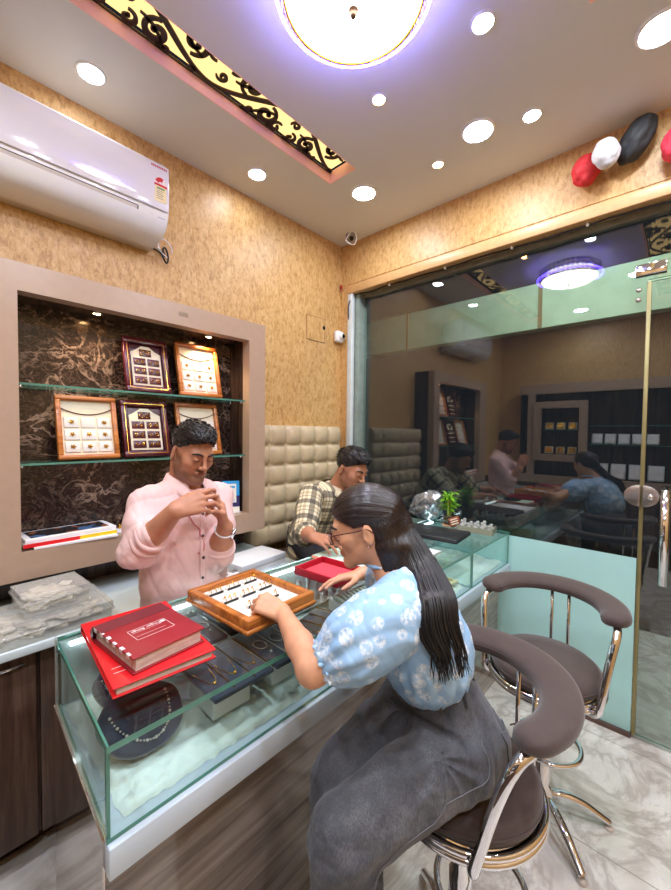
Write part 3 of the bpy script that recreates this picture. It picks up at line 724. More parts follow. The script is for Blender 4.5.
# ------------------------------------------------------------------ tufted bench in the corner
def bench():
    t = thing('tufted_bench', 'beige button-tufted bench back with brown seat in the corner', 'bench', (1.67, 1.65, 0))
    x0, x1, z0, z1, yf, yb = 1.288, 2.035, .720, 1.438, 1.800, 1.905
    nx, nz = 6, 6; N = 12
    def H(u, v):
        fu, fv = (u*nx) % 1, (v*nz) % 1
        a = abs(math.sin(PI*fu)); c = abs(math.sin(PI*fv))
        seam = (min(1, a*1.6)**.5) * (min(1, c*1.6)**.5)
        du = min(fu, 1-fu); dv = min(fv, 1-fv); but = math.exp(-(du*du+dv*dv)/.012)
        return .034*(a*c)**.42*.9 + .004*seam - .012*but
    b = MB(); W, Hh = nx*N, nz*N; V, F = [], []
    for j in range(Hh+1):
        for i in range(W+1):
            u, v = i/W, j/Hh; h = H(u, v); e = min(u*nx, (1-u)*nx, v*nz, (1-v)*nz)
            V.append((x0+(x1-x0)*u, yf+.034-h-.0*e, z0+(z1-z0)*v))
    n0 = len(V)
    for j in range(Hh):
        for i in range(W): a = j*(W+1)+i; F.append((a, a+1, a+W+2, a+W+1))
    b.raw(V, F, sm=True); b.box((x0, yf+.034, z0), (x1, yb, z1), .004); b.build('back_cushion', MT['beige'], t)
    for j in range(1, nz):
        for i in range(1, nx):
            x, z = x0+(x1-x0)*i/nx, z0+(z1-z0)*j/nz
            b = MB(); b.ball((x, yf+.040, z), .009, sc=(1, .5, 1), sub=2); b.build('button', MT['beige'], t)
    b = MB(); b.box((x0, 1.47, .50), (x1+.02, yf+.02, .69), .022, None, 3); b.build('seat_cushion', MT['seatbrown'], t)
    b = MB(); b.box((x0+.01, 1.50, 0), (x1+.01, yb, .50), .004); b.build('plinth', MT['darkwood'], t)
bench()

# ------------------------------------------------------------------ glass counter
CX0, CX1, CY0, CY1, CT = .207, 2.205, .715, 1.185, .860
def counter():
    t = thing('glass_counter', 'long glass-topped jewellery counter across the shop', 'display counter', (1.2, .95, 0))
    def skew(b):                                    # the near end of the counter is not quite square
        for v in b.bm.verts:
            if v.co.x < .3: v.co.x += .022*(v.co.y-CY0)/(CY1-CY0)
        return b
    b = MB(); b.box((CX0+.004, .765, 0), (CX1, 1.18, .626)); skew(b).build('base', MT['basewood'], t)
    b = MB(); b.box((CX0, CY0-.012, .626), (CX1, CY1, .684), .003); skew(b).build('deck', simple('blue_white_laminate', (196, 210, 222), .22, var=.02), t)
    b = MB(); b.box((CX0-.004, CY0+.012, 0), (CX0-.0004, CY1+.006, .684)); skew(b).build('end_panel', simple('mirror_grey_end_panel', (196, 188, 182), .04, .92, var=.02), t)
    gg = [MT['glass'], MT['gedge']]
    b = MB(); b.slab((CX0, CY0-.004, CT-.012), (CX1, CY1+.004, CT), 2); skew(b).build('glass_top', gg, t)
    for x0, x1 in ((CX0, 1.722), (1.726, CX1)):
        b = MB(); b.slab((x0, CY0, .685), (x1, CY0+.008, CT-.0125), 1); skew(b).build('front_glass', gg, t)
    b = MB(); b.slab((CX0, CY0+.0085, .685), (CX0+.008, CY1, CT-.0125), 0); skew(b).build('end_glass', gg, t)
    b = MB(); b.slab((1.718, CY0+.009, .685), (1.726, CY1-.02, CT-.0125), 0); b.build('divider_glass', gg, t)
    b = MB(); b.box((CX0+.010, CY1-.014, .685), (CX1, CY1, CT-.0125)); skew(b).build('rear_door', simple('pale_rear_panel', (176, 188, 186), .3), t)
    b = MB(); b.box((CX0, CY1-.008, .60), (CX0+.004, CY1+.010, CT)); skew(b).build('end_strip', MT['lightgrey'], t)
    b = MB(); b.box((CX0+.05, CY1-.024, CT-.022), (CX1-.03, CY1-.0145, CT-.013)); b.build('light_strip', emis('counter_strip_light', (232, 246, 255), 4.5), t)
counter()

def fur_mat(label, x0, x1, y0, y1, z, nx, ny, seed):
    rs = np.random.RandomState(seed)
    X, Y = np.meshgrid(np.linspace(x0, x1, nx), np.linspace(y0, y1, ny), indexing='ij')
    def fbm(X, Y, f, o):
        s = 0
        for k in range(o):
            for _ in range(5):
                a = rs.rand()*6.28; s = s + .55**k*np.sin((X*np.cos(a)+Y*np.sin(a))*f*1.9**k+rs.rand()*6.28)/2
        return s
    h = .010+.0035*fbm(X, Y, 60, 4)+.002*rs.rand(nx, ny)
    e = np.minimum(np.minimum(X-x0, x1-X), np.minimum(Y-y0, y1-Y)); h = h*np.clip(e/.012, 0.05, 1)
    Xj = X+.002*fbm(X, Y, 150, 2); Yj = Y+.002*fbm(X, Y, 150, 2)
    V = np.stack([Xj, Yj, z+h], -1).reshape(-1, 3); idx = np.arange(nx*ny).reshape(nx, ny)
    F = np.stack([idx[:-1, :-1], idx[1:, :-1], idx[1:, 1:], idx[:-1, 1:]], -1).reshape(-1, 4)
    b = MB(); b.raw(V.tolist(), F.tolist(), sm=True); b.box((x0+.003, y0+.003, z), (x1-.003, y1-.003, z+.002))
    o = b.build('fur_mat', MT['fur']); tag(o, label, 'fur mat'); o['kind'] = 'stuff'
fur_mat('white fluffy fur lining the floor of the long left bay of the glass counter', CX0+.036, 1.704, CY0+.03, CY1-.028, .6848, 230, 80, 5)
fur_mat('white fluffy fur lining the short right bay of the glass counter', 1.738, CX1-.016, CY0+.03, CY1-.028, .6848, 70, 70, 6)

def bust(label, x, y, rot, s=1.0, z=.7085):
    # navy velvet necklace board, tilted up to the back, with a strung necklace
    t = thing('necklace_stand', label, 'necklace stand', (x, y, z))
    T = rotz((x, y, z), rot) @ Matrix.Rotation(R(28), 4, 'X')
    prof = [(-.075, -.02), (-.095, .03), (-.092, .07), (-.06, .105), (-.038, .13), (-.034, .17), (.034, .17), (.038, .13), (.06, .105), (.092, .07), (.095, .03), (.075, -.02), (.03, -.045), (-.03, -.045)]
    b = MB(); b.prism([(p.x*s, (p.y-.045)*s) for p in spline([(q[0], q[1], 0) for q in prof], 3, True)], .018, T @ Matrix.Translation((0, .05*s, .018)), .006); b.build('board', MT['navy'], t)
    b = MB(); b.box((-.05*s, -.03*s, 0), (.05*s, .05*s, .022), .004, rotz((x, y, z), rot)); b.build('foot', MT['navy'], t)
    pts = []
    for k in range(31):
        q = -1+2*k/30; pts.append(T @ Vector((.062*s*math.sin(q*1.45)*1.08, (.05+.075-.105*math.cos(q*1.45)-.045)*s, .041)))
    b = MB()
    for i, p in enumerate(pts): b.ball(p, (.0026 if i % 3 else .0042)*s, sub=1)
    b.build('necklace', MT['pearl'], t)
bust('navy necklace stand with bead necklace under the lower red book', .335, .872, .10, .94)
bust('navy necklace stand with bead necklace at the back left corner of the glass counter', .350, 1.040, .0, .74)

def tray_stand(label, x, y, rot, w, d, kind, z=.7085, h=.085):
    t = thing('jewellery_tray', label, 'tray', (x, y, z)); M = rotz((x, y, z), rot)
    b = MB(); b.box((-w/2+.03, -d/2+.06, 0), (w/2-.03, d/2-.02, h), .004, M); b.build('riser', MT['white'], t)
    b = MB(); b.box((-w/2, -d/2, h), (w/2, d/2, h+.012), .004, M); b.build('pad', MT['navy'], t)
    b = MB(); zz = h+.0135; n = 3
    for k in range(n):
        xx = -w/2+w*(k+.5)/n
        if kind == 'chain':
            P = [M @ Vector((xx+w*.12*math.sin(q*1.3), d*.30-.02-d*.45*math.cos(q*1.3)+.0, zz)) for q in [(-1+2*i/12) for i in range(13)]]
            b.tube(P, .0011, 4); b.ball(M @ Vector((xx, -d*.15-.02, zz+.002)), .0045, sub=1)
        elif kind == 'set':
            P = [M @ Vector((xx+w*.10*math.cos(a), d*.05+d*.12*math.sin(a), zz)) for a in [2*PI*i/12 for i in range(12)]]
            b.tube(P, .0013, 4, True); b.ball(M @ Vector((xx, -d*.2, zz+.002)), .004, sub=1)
        b.box((xx+w*.16, -d/2+.004, h+.0115), (xx+w*.165, d/2-.004, h+.016), 0, M)
    b.build('necklace', MT['gold'] if kind == 'chain' else MT['pearl'], t)
    return t
tray_stand('navy velvet tray of chains just right of the red books inside the counter', .515, .850, .0, .165, .20, 'chain')
tray_stand('navy velvet tray of pendants under the front edge of the wooden ring tray', .688, .850, .0, .165, .20, 'set')
tray_stand('navy velvet tray deep behind the red books inside the counter', .52, 1.062, .0, .165, .18, 'set', h=.085)
tray_stand('navy velvet tray in the shadow under the wooden ring tray', .695, 1.062, .0, .165, .18, 'chain', h=.085)
tray_stand('navy velvet pad with fine chain right of the wooden ring tray, inside the counter', .885, .850, .25, .15, .17, 'chain', h=.06)
def counter_inside():
    t = thing('ring_bar_holder', 'pale green comb of ring bars inside the counter under the right hand of the woman', 'ring holder', (1.10, .86, .697))
    M = rotz((1.09, .86, .7085), -.3)
    b = MB(); b.box((-.11, -.06, 0), (.11, .06, .09), .004, M); b.build('riser', MT['lightgrey'], t)
    for k in range(11):
        b = MB(); b.box((-.10+.019*k, -.05, .09), (-.090+.019*k, .05, .105), .003, M); b.build('ring_bar', simple('pale_green_bar', (196, 214, 200), .5) if k == 0 else bpy.data.materials['pale_green_bar'], t)
    t = thing('clear_tube_rack', 'rack of clear tubes along the back of the counter behind the crimson tray', 'rack', (1.1, 1.1, .697))
    b = MB(); b.box((.92, 1.06, .7145), (1.42, 1.14, .718), .002); b.build('base', MT['lightgrey'], t)
    for k in range(10):
        b = MB(); x = .945+.05*k; b.tube([(x, 1.10, .718), (x, 1.10, .815)], .011, 10); b.ball((x, 1.10, .815), .011, sub=1); b.build('tube', MT['lightgrey'], t)
    # cream tray with leaf-shaped hollows
    t = thing('leaf_tray', 'cream tray with dark leaf-shaped hollows inside the right bay of the counter', 'tray', (1.70, .85, .70))
    M = rotz((1.605, .835, .7085), -.18)
    b = MB(); b.box((-.085, -.06, 0), (.085, .06, .012), .003, M); b.build('board', simple('cream_tray', (226, 208, 160), .5), t)
    b = MB()
    for i in range(4):
        for j in range(2):
            c = (-.06+.04*i, -.026+.052*j)
            b.prism([(c[0]+.012*math.cos(a), c[1]+.021*math.sin(a)*(1-.25*math.cos(a))) for a in [2*PI*k/16 for k in range(16)]], .0006, M @ Matrix.Translation((0, 0, .0121)))
    b.build('leaf_hollow', simple('tray_hollow', (160, 132, 70), .4), t)
counter_inside()

# ------------------------------------------------------------------ on the counter
def book(label, cx, cy, z, rot, w, d, h, cov, spine, txt):
    # spine along +x end; pages show on the other three sides
    t = thing('catalogue_book', label, 'book', (cx, cy, z)); M = rotz((cx, cy, z), rot); th = .0035
    b = MB(); b.box((-w/2, -d/2, 0), (w/2, d/2, th), .001, M); b.box((-w/2, -d/2, h-th), (w/2, d/2, h), .001, M); b.build('cover', cov, t)
    b = MB(); n = 8; P = [(d/2-.004+h*.42*math.sin(PI*k/n), h/2-h/2*math.cos(PI*k/n)) for k in range(n+1)]
    V = [(x, p[0], p[1]) for x in (-w/2, w/2) for p in P]; F = [(k, k+1, n+2+k, n+1+k) for k in range(n)]+[tuple(range(n+1)), tuple(range(2*n+1, n, -1))]
    b.raw(V, F, M, True)
    b.box((-w/2, d/2-.055, h), (w/2, d/2-.003, h+.0006), 0, M); b.box((-w/2, d/2-.055, -.0004), (w/2, d/2-.003, 0.0), 0, M); b.build('spine', spine, t)
    b = MB(); b.box((-w/2+.008, -d/2+.006, th), (w/2-.008, d/2-.006, h-th), 0, M); b.build('pages', MT['page'], t)
    return t, M
def counter_books():
    white = simple('silver_print', (236, 226, 226), .3)
    t, M = book('bright red catalogue book lying flat on the glass, under the darker one', .376, .992, CT+.0006, -.085, .217, .345, .022, MT['redbright'], MT['redbright'], '')
    b = MB()
    for a, c in (((-.095, -.12), (.03, -.12)), ((-.095, -.10), (-.02, -.10))): b.box((a[0], a[1], .0221), (c[0], c[1]+.0015, .0226), 0, M)
    b.build('printed_line', white, t)
    t, M = book('dark red catalogue book with white title box, on top of the bright red one', .372, .957, CT+.0236, .085, .170, .215, .036, simple('dark_red_cover', (150, 28, 40), .4, var=.08, bump=.2, bscale=600), MT['maroon'], '')
    z = .0362
    b = MB()
    for lo, hi in (((-.045, -.042), (.045, -.041)), ((-.045, .012), (.045, .013)), ((-.045, -.042), (-.044, .013)), ((.044, -.042), (.045, .013)), ((-.040, -.006), (.030, -.0055)), ((-.040, -.026), (.030, -.0255))): b.box((lo[0], lo[1], z), (hi[0], hi[1], z+.0004), 0, M)
    b.lathe([(0, .0004), (.006, .0004)], (.037, .003, z), 12, M); b.build('title_box', white, t)
    Mt = M @ Matrix.Translation((-.004, -.014, z)) @ Matrix.Rotation(PI, 4, 'Z')
    text_mesh('Finger Rings', .0145, white, M @ Matrix.Translation((-.004, .0025, z)) @ Matrix.Rotation(PI, 4, 'Z'), 'title_text', t, .0003)
    b = MB()
    for k in range(6): b.box((-.0856, -.09+.034*k, .028), (-.0850, -.075+.034*k, .0362), 0, M); b.box((-.0852, -.09+.034*k, .0361), (-.080+.002*(k % 2), -.075+.034*k, .0365), 0, M)
    b.build('worn_edge', white, t)
counter_books()

def ring_tray():
    # wooden tray with a white velvet bed of ring bars
    O = Vector((.690, .985, CT+.002)); ang = .045
    t = thing('wooden_ring_tray', 'honey-coloured wooden tray of gold rings on white velvet', 'tray', O)
    M = rotz(O, ang); w, d, h, f = .255, .305, .044, .022
    b = MB()
    for lo, hi in (((-w/2, -d/2, 0), (w/2, -d/2+f, h)), ((-w/2, d/2-f, 0), (w/2, d/2, h)), ((-w/2, -d/2+f, 0), (-w/2+f, d/2-f, h)), ((w/2-f, -d/2+f, 0), (w/2, d/2-f, h))): b.box(lo, hi, .004, M)
    for lo, hi in (((-w/2-.004, -d/2-.004, .004), (w/2+.004, d/2+.004, .018)),): b.box(lo, hi, .005, M)
    b.build('frame', MT['orangewood'], t)
    b = MB(); b.box((-w/2+f, -d/2+f, .018), (w/2-f, d/2-f, .026), 0, M); b.build('velvet_bed', simple('white_velvet', (238, 234, 222), .8), t)
    iw, idd = w-2*f, d-2*f
    ys = [(.36, -1), (.36, 0), (.36, 1), (.06, -1), (.06, 0), (.06, 1), (-.22, -.5), (-.22, .5)]
    bl = MT['black']
    for yy, xx in ys:
        c = Vector((xx*iw*.31, yy*idd, .026))
        b = MB(); b.box((c.x-.026, c.y-.007, .026), (c.x+.026, c.y+.007, .036), .002, M); p = b.build('ring_bar', bpy.data.materials['white_velvet'], t)
        b = MB(); b.box((c.x-.025, c.y-.0085, .027), (c.x+.025, c.y-.0068, .034), 0, M); b.build('dark_face', bl, p)
        b = MB()
        for k in (-1, 0, 1):
            if (k == 0 and yy < 0): continue
            b.tube([M @ Vector((c.x+.017*k, c.y+.0065*math.sin(a), .037+.0075*math.cos(a))) for a in [2*PI*q/12 for q in range(12)]], .0013, 5, True); b.ball(M @ Vector((c.x+.017*k, c.y, .0455)), .0034, sub=1)
        b.build('gold_ring', MT['gold'], p)
    b = MB(); b.box((-iw/2+.01, -idd*.46, .026), (iw/2-.01, -idd*.45, .028), 0, M); b.build('bed_seam', MT['lightgrey'], t)
ring_tray()

def crimson_tray():
    O = Vector((1.045, .985, CT)); t = thing('crimson_tray', 'empty crimson velvet tray beside the wooden ring tray', 'tray', O)
    M = rotz(O, .07); w, d, h, f = .165, .21, .030, .007
    b = MB()
    for lo, hi in (((-w/2, -d/2, 0), (w/2, -d/2+f, h)), ((-w/2, d/2-f, 0), (w/2, d/2, h)), ((-w/2, -d/2+f, 0), (-w/2+f, d/2-f, h)), ((w/2-f, -d/2+f, 0), (w/2, d/2-f, h))): b.box(lo, hi, .002, M)
    b.build('rim', simple('crimson_rim', (176, 14, 40), .6, var=.1), t)
    b = MB(); b.box((-w/2+f, -d/2+f, 0), (w/2-f, d/2-f, .007), 0, M); b.build('velvet_base', MT['pink'], t)
crimson_tray()

def pad_and_beads():
    O = Vector((1.215, 1.03, CT)); M = rotz(O, .04)
    t = thing('work_pad', 'pale green pad with orange-pink edge in front of the seated man', 'pad', O)
    b = MB(); b.box((-.075, -.15, 0), (.075, .15, .010), .002, M); b.build('body', simple('orange_pink_edge', (240, 140, 110), .5), t)
    b = MB(); b.box((-.072, -.147, .010), (.072, .147, .012), .001, M); b.build('sheet', simple('mint_sheet', (206, 232, 214), .6), t)
    rn = random.Random(5); b = MB()
    for k in range(150):
        r = .045*math.sqrt(rn.random()); a = rn.random()*6.28; b.ball(M @ Vector((.026+r*math.cos(a), -.010+1.3*r*math.sin(a), .016+rn.random()*.010)), .006, sub=1)
    o = b.build('black_beads', simple('black_bead', (18, 18, 20), .2)); tag(o, 'heap of black beads on the pale green pad', 'beads'); o['kind'] = 'stuff'
    b = MB(); b.ball(M @ Vector((-.03, -.045, .018)), .008, sc=(1.3, 1, .8)); b.ball(M @ Vector((-.018, -.04, .020)), .006); b.tube([M @ Vector((-.03+.012*math.cos(a), -.05+.008*math.sin(a), .016)) for a in [2*PI*q/10 for q in range(10)]], .002, 5, True)
    tag(b.build('orange_pendant', simple('orange_stone', (232, 120, 30), .25)), 'small orange pendant at the edge of the black beads', 'pendant')
pad_and_beads()

def laptop():
    O = Vector((1.80, .985, CT+.014)); t = thing('laptop', 'closed black laptop lying on the counter', 'laptop', O); M = rotz(O, .10)
    w, d = .215, .37
    b = MB(); b.box((-w/2, -d/2, 0), (w/2, d/2, .012), .004, M); b.build('base', MT['black'], t)
    b = MB(); b.box((-w/2, -d/2, .0125), (w/2, d/2, .020), .004, M); b.build('lid', simple('laptop_lid', (38, 40, 42), .38, var=.05), t)
    b = MB(); b.lathe([(0, .0006), (.014, .0006)], (0, 0, .020), 20, M); b.build('logo', simple('laptop_logo', (58, 60, 62), .2, .5), t)
    b = MB(); b.tube([M @ Vector((w/2-.004, -d*.35, .011)), M @ Vector((w/2-.004, d*.35, .011))], .004, 8); b.build('hinge', MT['black'], t)
    for sx in (-1, 1):
        for sy in (-1, 1):
            b = MB(); b.lathe([(0, -.0035), (.007, -.0035), (.007, 0)], (sx*w*.4, sy*d*.43, 0), 12, M); b.build('rubber_foot', MT['black'], t)
    # clear stand under its near corner
    b = MB(); b.box((1.665, .865, CT), (1.865, 1.11, CT+.0104), .003); tag(b.build('acrylic_riser', MT['clearplastic']), 'clear acrylic riser under the black laptop', 'stand')
    # papers left of it
    t = thing('open_notebook', 'open white notebook half hidden by the long hair of the woman', 'notebook', (1.52, .95, CT))
    M = rotz((1.495, .935, CT), .06)
    for s in (-1, 1):
        b = MB(); n = 8; V = []
        for k in range(n+1):
            q = k/n; zz = .014*math.sin(PI*min(1, q*1.05))**.6*(1-q*.5)+.003
            V += [(s*.105*q, -.13, zz), (s*.105*q, .13, zz)]
        V2 = [(x, y, 0) for x, y, z in V]; m = len(V)
        F = [(2*k, 2*k+1, 2*k+3, 2*k+2) for k in range(n)]+[(m+2*k, m+2*k+2, m+2*k+3, m+2*k+1) for k in range(n)]+[(2*k, 2*k+2, m+2*k+2, m+2*k) for k in range(n)]+[(2*k+1, m+2*k+1, m+2*k+3, 2*k+3) for k in range(n)]+[(2*n, 2*n+1, m+2*n+1, m+2*n)]
        b.raw(V+V2, F, M, True); b.build('page_block', MT['paper'], t)
laptop()

def plant():
    O = Vector((2.10, 1.015, CT)); t = thing('lucky_bamboo', 'small bright green leafy plant in a glass jar on the counter end', 'plant', O)
    b = MB(); b.lathe([(0, 0), (.045, 0), (.048, .006), (.040, .010), (0, .010)], O, 28); b.build('saucer', simple('terracotta', (196, 150, 120), .5), t)
    b = MB(); b.lathe([(.030, .010), (.038, .022), (.040, .040), (.034, .058), (.036, .062), (.032, .062), (.030, .058), (.036, .040), (.034, .024), (0, .013)], O, 28); b.build('jar', simple('brown_jar_glass', (96, 84, 56), .1, Transmission_Weight=.4), t)
    rn = random.Random(11)
    b = MB(); tops = []
    for k in range(7):
        a = rn.random()*6.28; r = .020*rn.random()+.004; x, y = O.x+r*math.cos(a), O.y+r*math.sin(a); h = .10+.055*rn.random(); lx, ly = .025*math.cos(a)*rn.random(), .025*math.sin(a)*rn.random()
        P = [Vector((x, y, O.z+.03)), Vector((x+lx*.4, y+ly*.4, O.z+.03+h*.5)), Vector((x+lx, y+ly, O.z+.03+h))]
        b.tube(spline(P, 5), .0042, 7); tops.append(P)
    b.build('stalk', MT['stem'], t)
    b = MB()
    for P in tops:
        for k in range(15):
            q = .35+.65*rn.random() if k < 10 else 1.0; base = P[0].lerp(P[2], q); a = rn.random()*6.28; L = .042+.035*rn.random(); lift = .9*rn.random()+.25
            d = Vector((math.cos(a), math.sin(a), 0)); side = Vector((-d.y, d.x, 0)); n = 5; V = []
            for i in range(n+1):
                s = i/n; c = base+d*(L*s)*math.cos(lift*.8)+Vector((0, 0, L*(math.sin(lift)*s-.75*s*s*.7))); wd = .0078*math.sin(PI*(s*.9+.06))
                V += [c-side*wd+Vector((0, 0, .0015)), c, c+side*wd+Vector((0, 0, .0015))]
            F = []
            for i in range(n): F += [(3*i, 3*i+1, 3*i+4, 3*i+3), (3*i+1, 3*i+2, 3*i+5, 3*i+4)]
            b.raw(V, F, sm=True)
    o = b.build('leaves', MT['leaf'], t, recalc=False)
    b = MB(); M = frame((2.055, .965, CT+.040), (.60, -.72, .30), (.16, .05, .95)); b.box((-.030, -.024, -.002), (.030, .024, .002), .001, M); tagp = b.build('copper_tag', MT['copper'], t)
    b = MB()
    for k in range(3): b.box((-.022, -.016+.013*k, .002), (.020, -.010+.013*k, .0026), 0, M); b.box((-.022, -.016+.013*k, -.0026), (.020, -.010+.013*k, -.002), 0, M)
    b.build('tag_print', MT['cream'], tagp)
plant()

def crumpled_bag():
    rs = np.random.RandomState(4); bm = bmesh.new(); bmesh.ops.create_icosphere(bm, subdivisions=5, radius=1)
    D = [(rs.randn(3), rs.rand()*6.28, 2.2+5*rs.rand()) for _ in range(26)]
    for v in bm.verts:
        p = np.array(v.co); h = 0
        for d, ph, f in D: d = d/np.linalg.norm(d); h += abs(math.sin(f*(p@d)+ph))
        s = .50+.045*h*.9
        v.co = Vector((p[0]*.048*s*(1-.3*p[1]), p[1]*.100*s, p[2]*.072*s*(1-.35*p[1])))
    zmin = min(v.co.z for v in bm.verts)
    for f in bm.faces: f.smooth = False
    M = Matrix.Translation((2.14, 1.195, CT-zmin-.004)) @ Matrix.Rotation(-.35, 4, 'X')
    b = MB(); b.merge(bm, M, True)
    lo = min(v.co.z for v in b.bm.verts)
    for v in b.bm.verts: v.co.z += CT-lo+.0005
    m = simple('crinkled_silver_film', (176, 182, 188), .16, .7, var=.35, scale=60)
    tag(b.build('plastic_bag', m), 'crumpled silver plastic bag against the glass behind the plant', 'bag')
crumpled_bag()

def organizer():
    O = Vector((2.075, .845, CT)); t = thing('acrylic_organizer', 'clear organizer of small glass bottles on the counter corner', 'organizer', O); M = rotz(O, .12)
    w, d, h = .10, .19, .032
    b = MB()
    for lo, hi in (((-w/2, -d/2, 0), (w/2, d/2, .003)), ((-w/2, -d/2, .003), (-w/2+.003, d/2, h)), ((w/2-.003, -d/2, .003), (w/2, d/2, h)), ((-w/2+.003, -d/2, .003), (w/2-.003, -d/2+.003, h)), ((-w/2+.003, d/2-.003, .003), (w/2-.003, d/2, h)), ((-.001, -d/2+.003, .003), (.001, d/2-.003, h))): b.box(lo, hi, 0, M)
    b.build('box', simple('yellowish_acrylic', (214, 214, 186), .12, Transmission_Weight=.6), t)
    cl = simple('crystal_glass', (226, 232, 228), .06, Transmission_Weight=.45)
    for i in range(2):
        for j in range(5):
            c = M @ Vector((-.024+.048*i, -.072+.036*j, .003)); b = MB(); hh = .036+.006*((i*3+j*2) % 3)
            b.lathe([(0, 0), (.014, 0), (.014, hh*.7), (.007, hh*.82), (.008, hh), (.010, hh+.004), (.006, hh+.010), (0, hh+.011)], c, 12); b.build('bottle', cl, t)
organizer()

# ------------------------------------------------------------------ bar stools
def stool(label, x, y, back, feet0):
    t = thing('bar_stool', label, 'bar stool', (x, y, 0), 'brown chrome bar stools')
    T = rotz((x, y, 0), back); c = (0, 0, 0)
    b = MB(); b.lathe([(0, .532), (.160, .532), (.174, .540), (.180, .556), (.176, .576), (.160, .588), (.10, .592), (0, .590)], c, 48, T); s = b.build('seat', MT['brownfab'], t)
    b = MB(); b.tube([T @ Vector((.1795*math.cos(2*PI*k/48), .1795*math.sin(2*PI*k/48), .562)) for k in range(48)], .0022, 6, True); b.build('piping', MT['brownfab'], s)
    b = MB()
    for z in (.518, .534): b.tube([T @ Vector((.184*math.cos(2*PI*k/64), .184*math.sin(2*PI*k/64), z)) for k in range(64)], .0085, 8, True)
    b.lathe([(0, .508), (.178, .508), (.178, .530), (0, .530)], c, 48, T); b.build('seat_ring', MT['chrome'], t)
    # padded C-shaped armrest
    n = 40; half = R(93); bm = bmesh.new(); rings = []; m = 16; ra = .205
    for k in range(n+1):
        a = -half+2*half*k/n; q = abs(a)/half; e = 1.0
        if k in (0, n): e = .55
        if k in (1, n-1): e = .88
        cz = .790+.006*math.cos(a); rr = ra+.004*math.cos(a); hw, hh = .047*e*(1-.10*q), .022*e
        o = Vector((rr*math.cos(a), rr*math.sin(a), cz)); rad = Vector((math.cos(a), math.sin(a), 0)); tilt = .42
        rings.append([bm.verts.new(T @ (o+rad*(hw*math.copysign(abs(math.cos(p))**.75, math.cos(p)))+Vector((0, 0, hh*math.copysign(abs(math.sin(p))**.75, math.sin(p))+tilt*hw*math.cos(p)*.35)))) for p in [2*PI*i/m for i in range(m)]])
    for A, B in zip(rings, rings[1:]):
        for i in range(m): bm.faces.new((A[i], A[(i+1) % m], B[(i+1) % m], B[i]))
    bm.faces.new(rings[0][::-1]); bm.faces.new(rings[-1])
    b = MB(); b.merge(bm, None, True); arm = b.build('armrest', MT['brownfab'], t)
    b = MB(); b.tube([T @ Vector(((ra-.040)*math.cos(a), (ra-.040)*math.sin(a), .799-.004)) for a in [-half*.97+2*half*.97*k/40 for k in range(41)]], .0018, 6); b.build('seam', MT['brownfab'], arm)
    for s in (-1, 1):
        a1 = s*half*.93; P = []
        p0 = Vector((ra*math.cos(a1*.86), ra*math.sin(a1*.86), .772)); p1 = Vector(((ra+.004)*math.cos(a1), (ra+.004)*math.sin(a1), .768))
        p2 = Vector(((ra+.010)*math.cos(a1*1.12), (ra+.010)*math.sin(a1*1.12), .752)); p3 = Vector(((ra+.006)*math.cos(a1*1.22), (ra+.006)*math.sin(a1*1.22), .68)); p4 = Vector(((ra+.001)*math.cos(a1*1.33), (ra+.001)*math.sin(a1*1.33), .555)); p5 = Vector(((ra-.008)*math.cos(a1*1.35), (ra-.008)*math.sin(a1*1.35), .515)); p6 = Vector((.15*math.cos(a1*1.3), .15*math.sin(a1*1.3), .498)); p7 = Vector((.02*math.cos(a1), .02*math.sin(a1), .496))
        b = MB(); b.tube([T @ p for p in spline([p0, p1, p2, p3, p4, p5, p6, p7], 6)], .0125, 12); b.build('arm_tube', MT['chrome'], t)
    for s in (-1, 1):
        a = s*.16; b = MB(); b.tube([T @ Vector(((ra-.018)*math.cos(a), (ra-.018)*math.sin(a), .775)), T @ Vector((.186*math.cos(a), .186*math.sin(a), .53))], .006, 8); b.build('back_rod', MT['chrome'], t)
    b = MB(); b.lathe([(.030, .498), (.030, .46), (.022, .44), (.022, .30), (.028, .29), (.028, .12), (.04, .10), (.045, .06), (.03, .045), (0, .045)], c, 28, T); b.build('column', MT['chrome'], t)
    b = MB(); b.tube([T @ Vector((.06+.11*math.cos(2*PI*k/40), .11*math.sin(2*PI*k/40), .235)) for k in range(40)], .009, 8, True); b.build('foot_ring', MT['chrome'], t)
    for k in range(5):
        a = feet0+k*2*PI/5; dx, dy = math.cos(a), math.sin(a); b = MB()
        b.tube([Vector((x+dx*r, y+dy*r, z)) for r, z in [(p.x, p.y) for p in spline([(.03, .085, 0), (.08, .088, 0), (.14, .070, 0), (.19, .042, 0), (.225, .022, 0)], 4)]], [.016]*9+[.0155, .015, .0145, .014, .0135, .013, .013, .013], 10, flat=.75); lg = b.build('leg', MT['chrome'], t)
        b = MB(); b.lathe([(0, 0), (.014, 0), (.015, .006), (.010, .014), (0, .015)], (x+dx*.222, y+dy*.222, 0), 16); b.build('glide', simple('pale_glide', (206, 196, 188), .4) if 'pale_glide' not in bpy.data.materials else bpy.data.materials['pale_glide'], lg)
    return t
stool('brown padded chrome bar stool the woman sits on', .914, .393, R(-33), R(-20))
stool('empty brown padded chrome bar stool beside the aqua film of the glass', 1.535, .362, R(-2), R(-62))

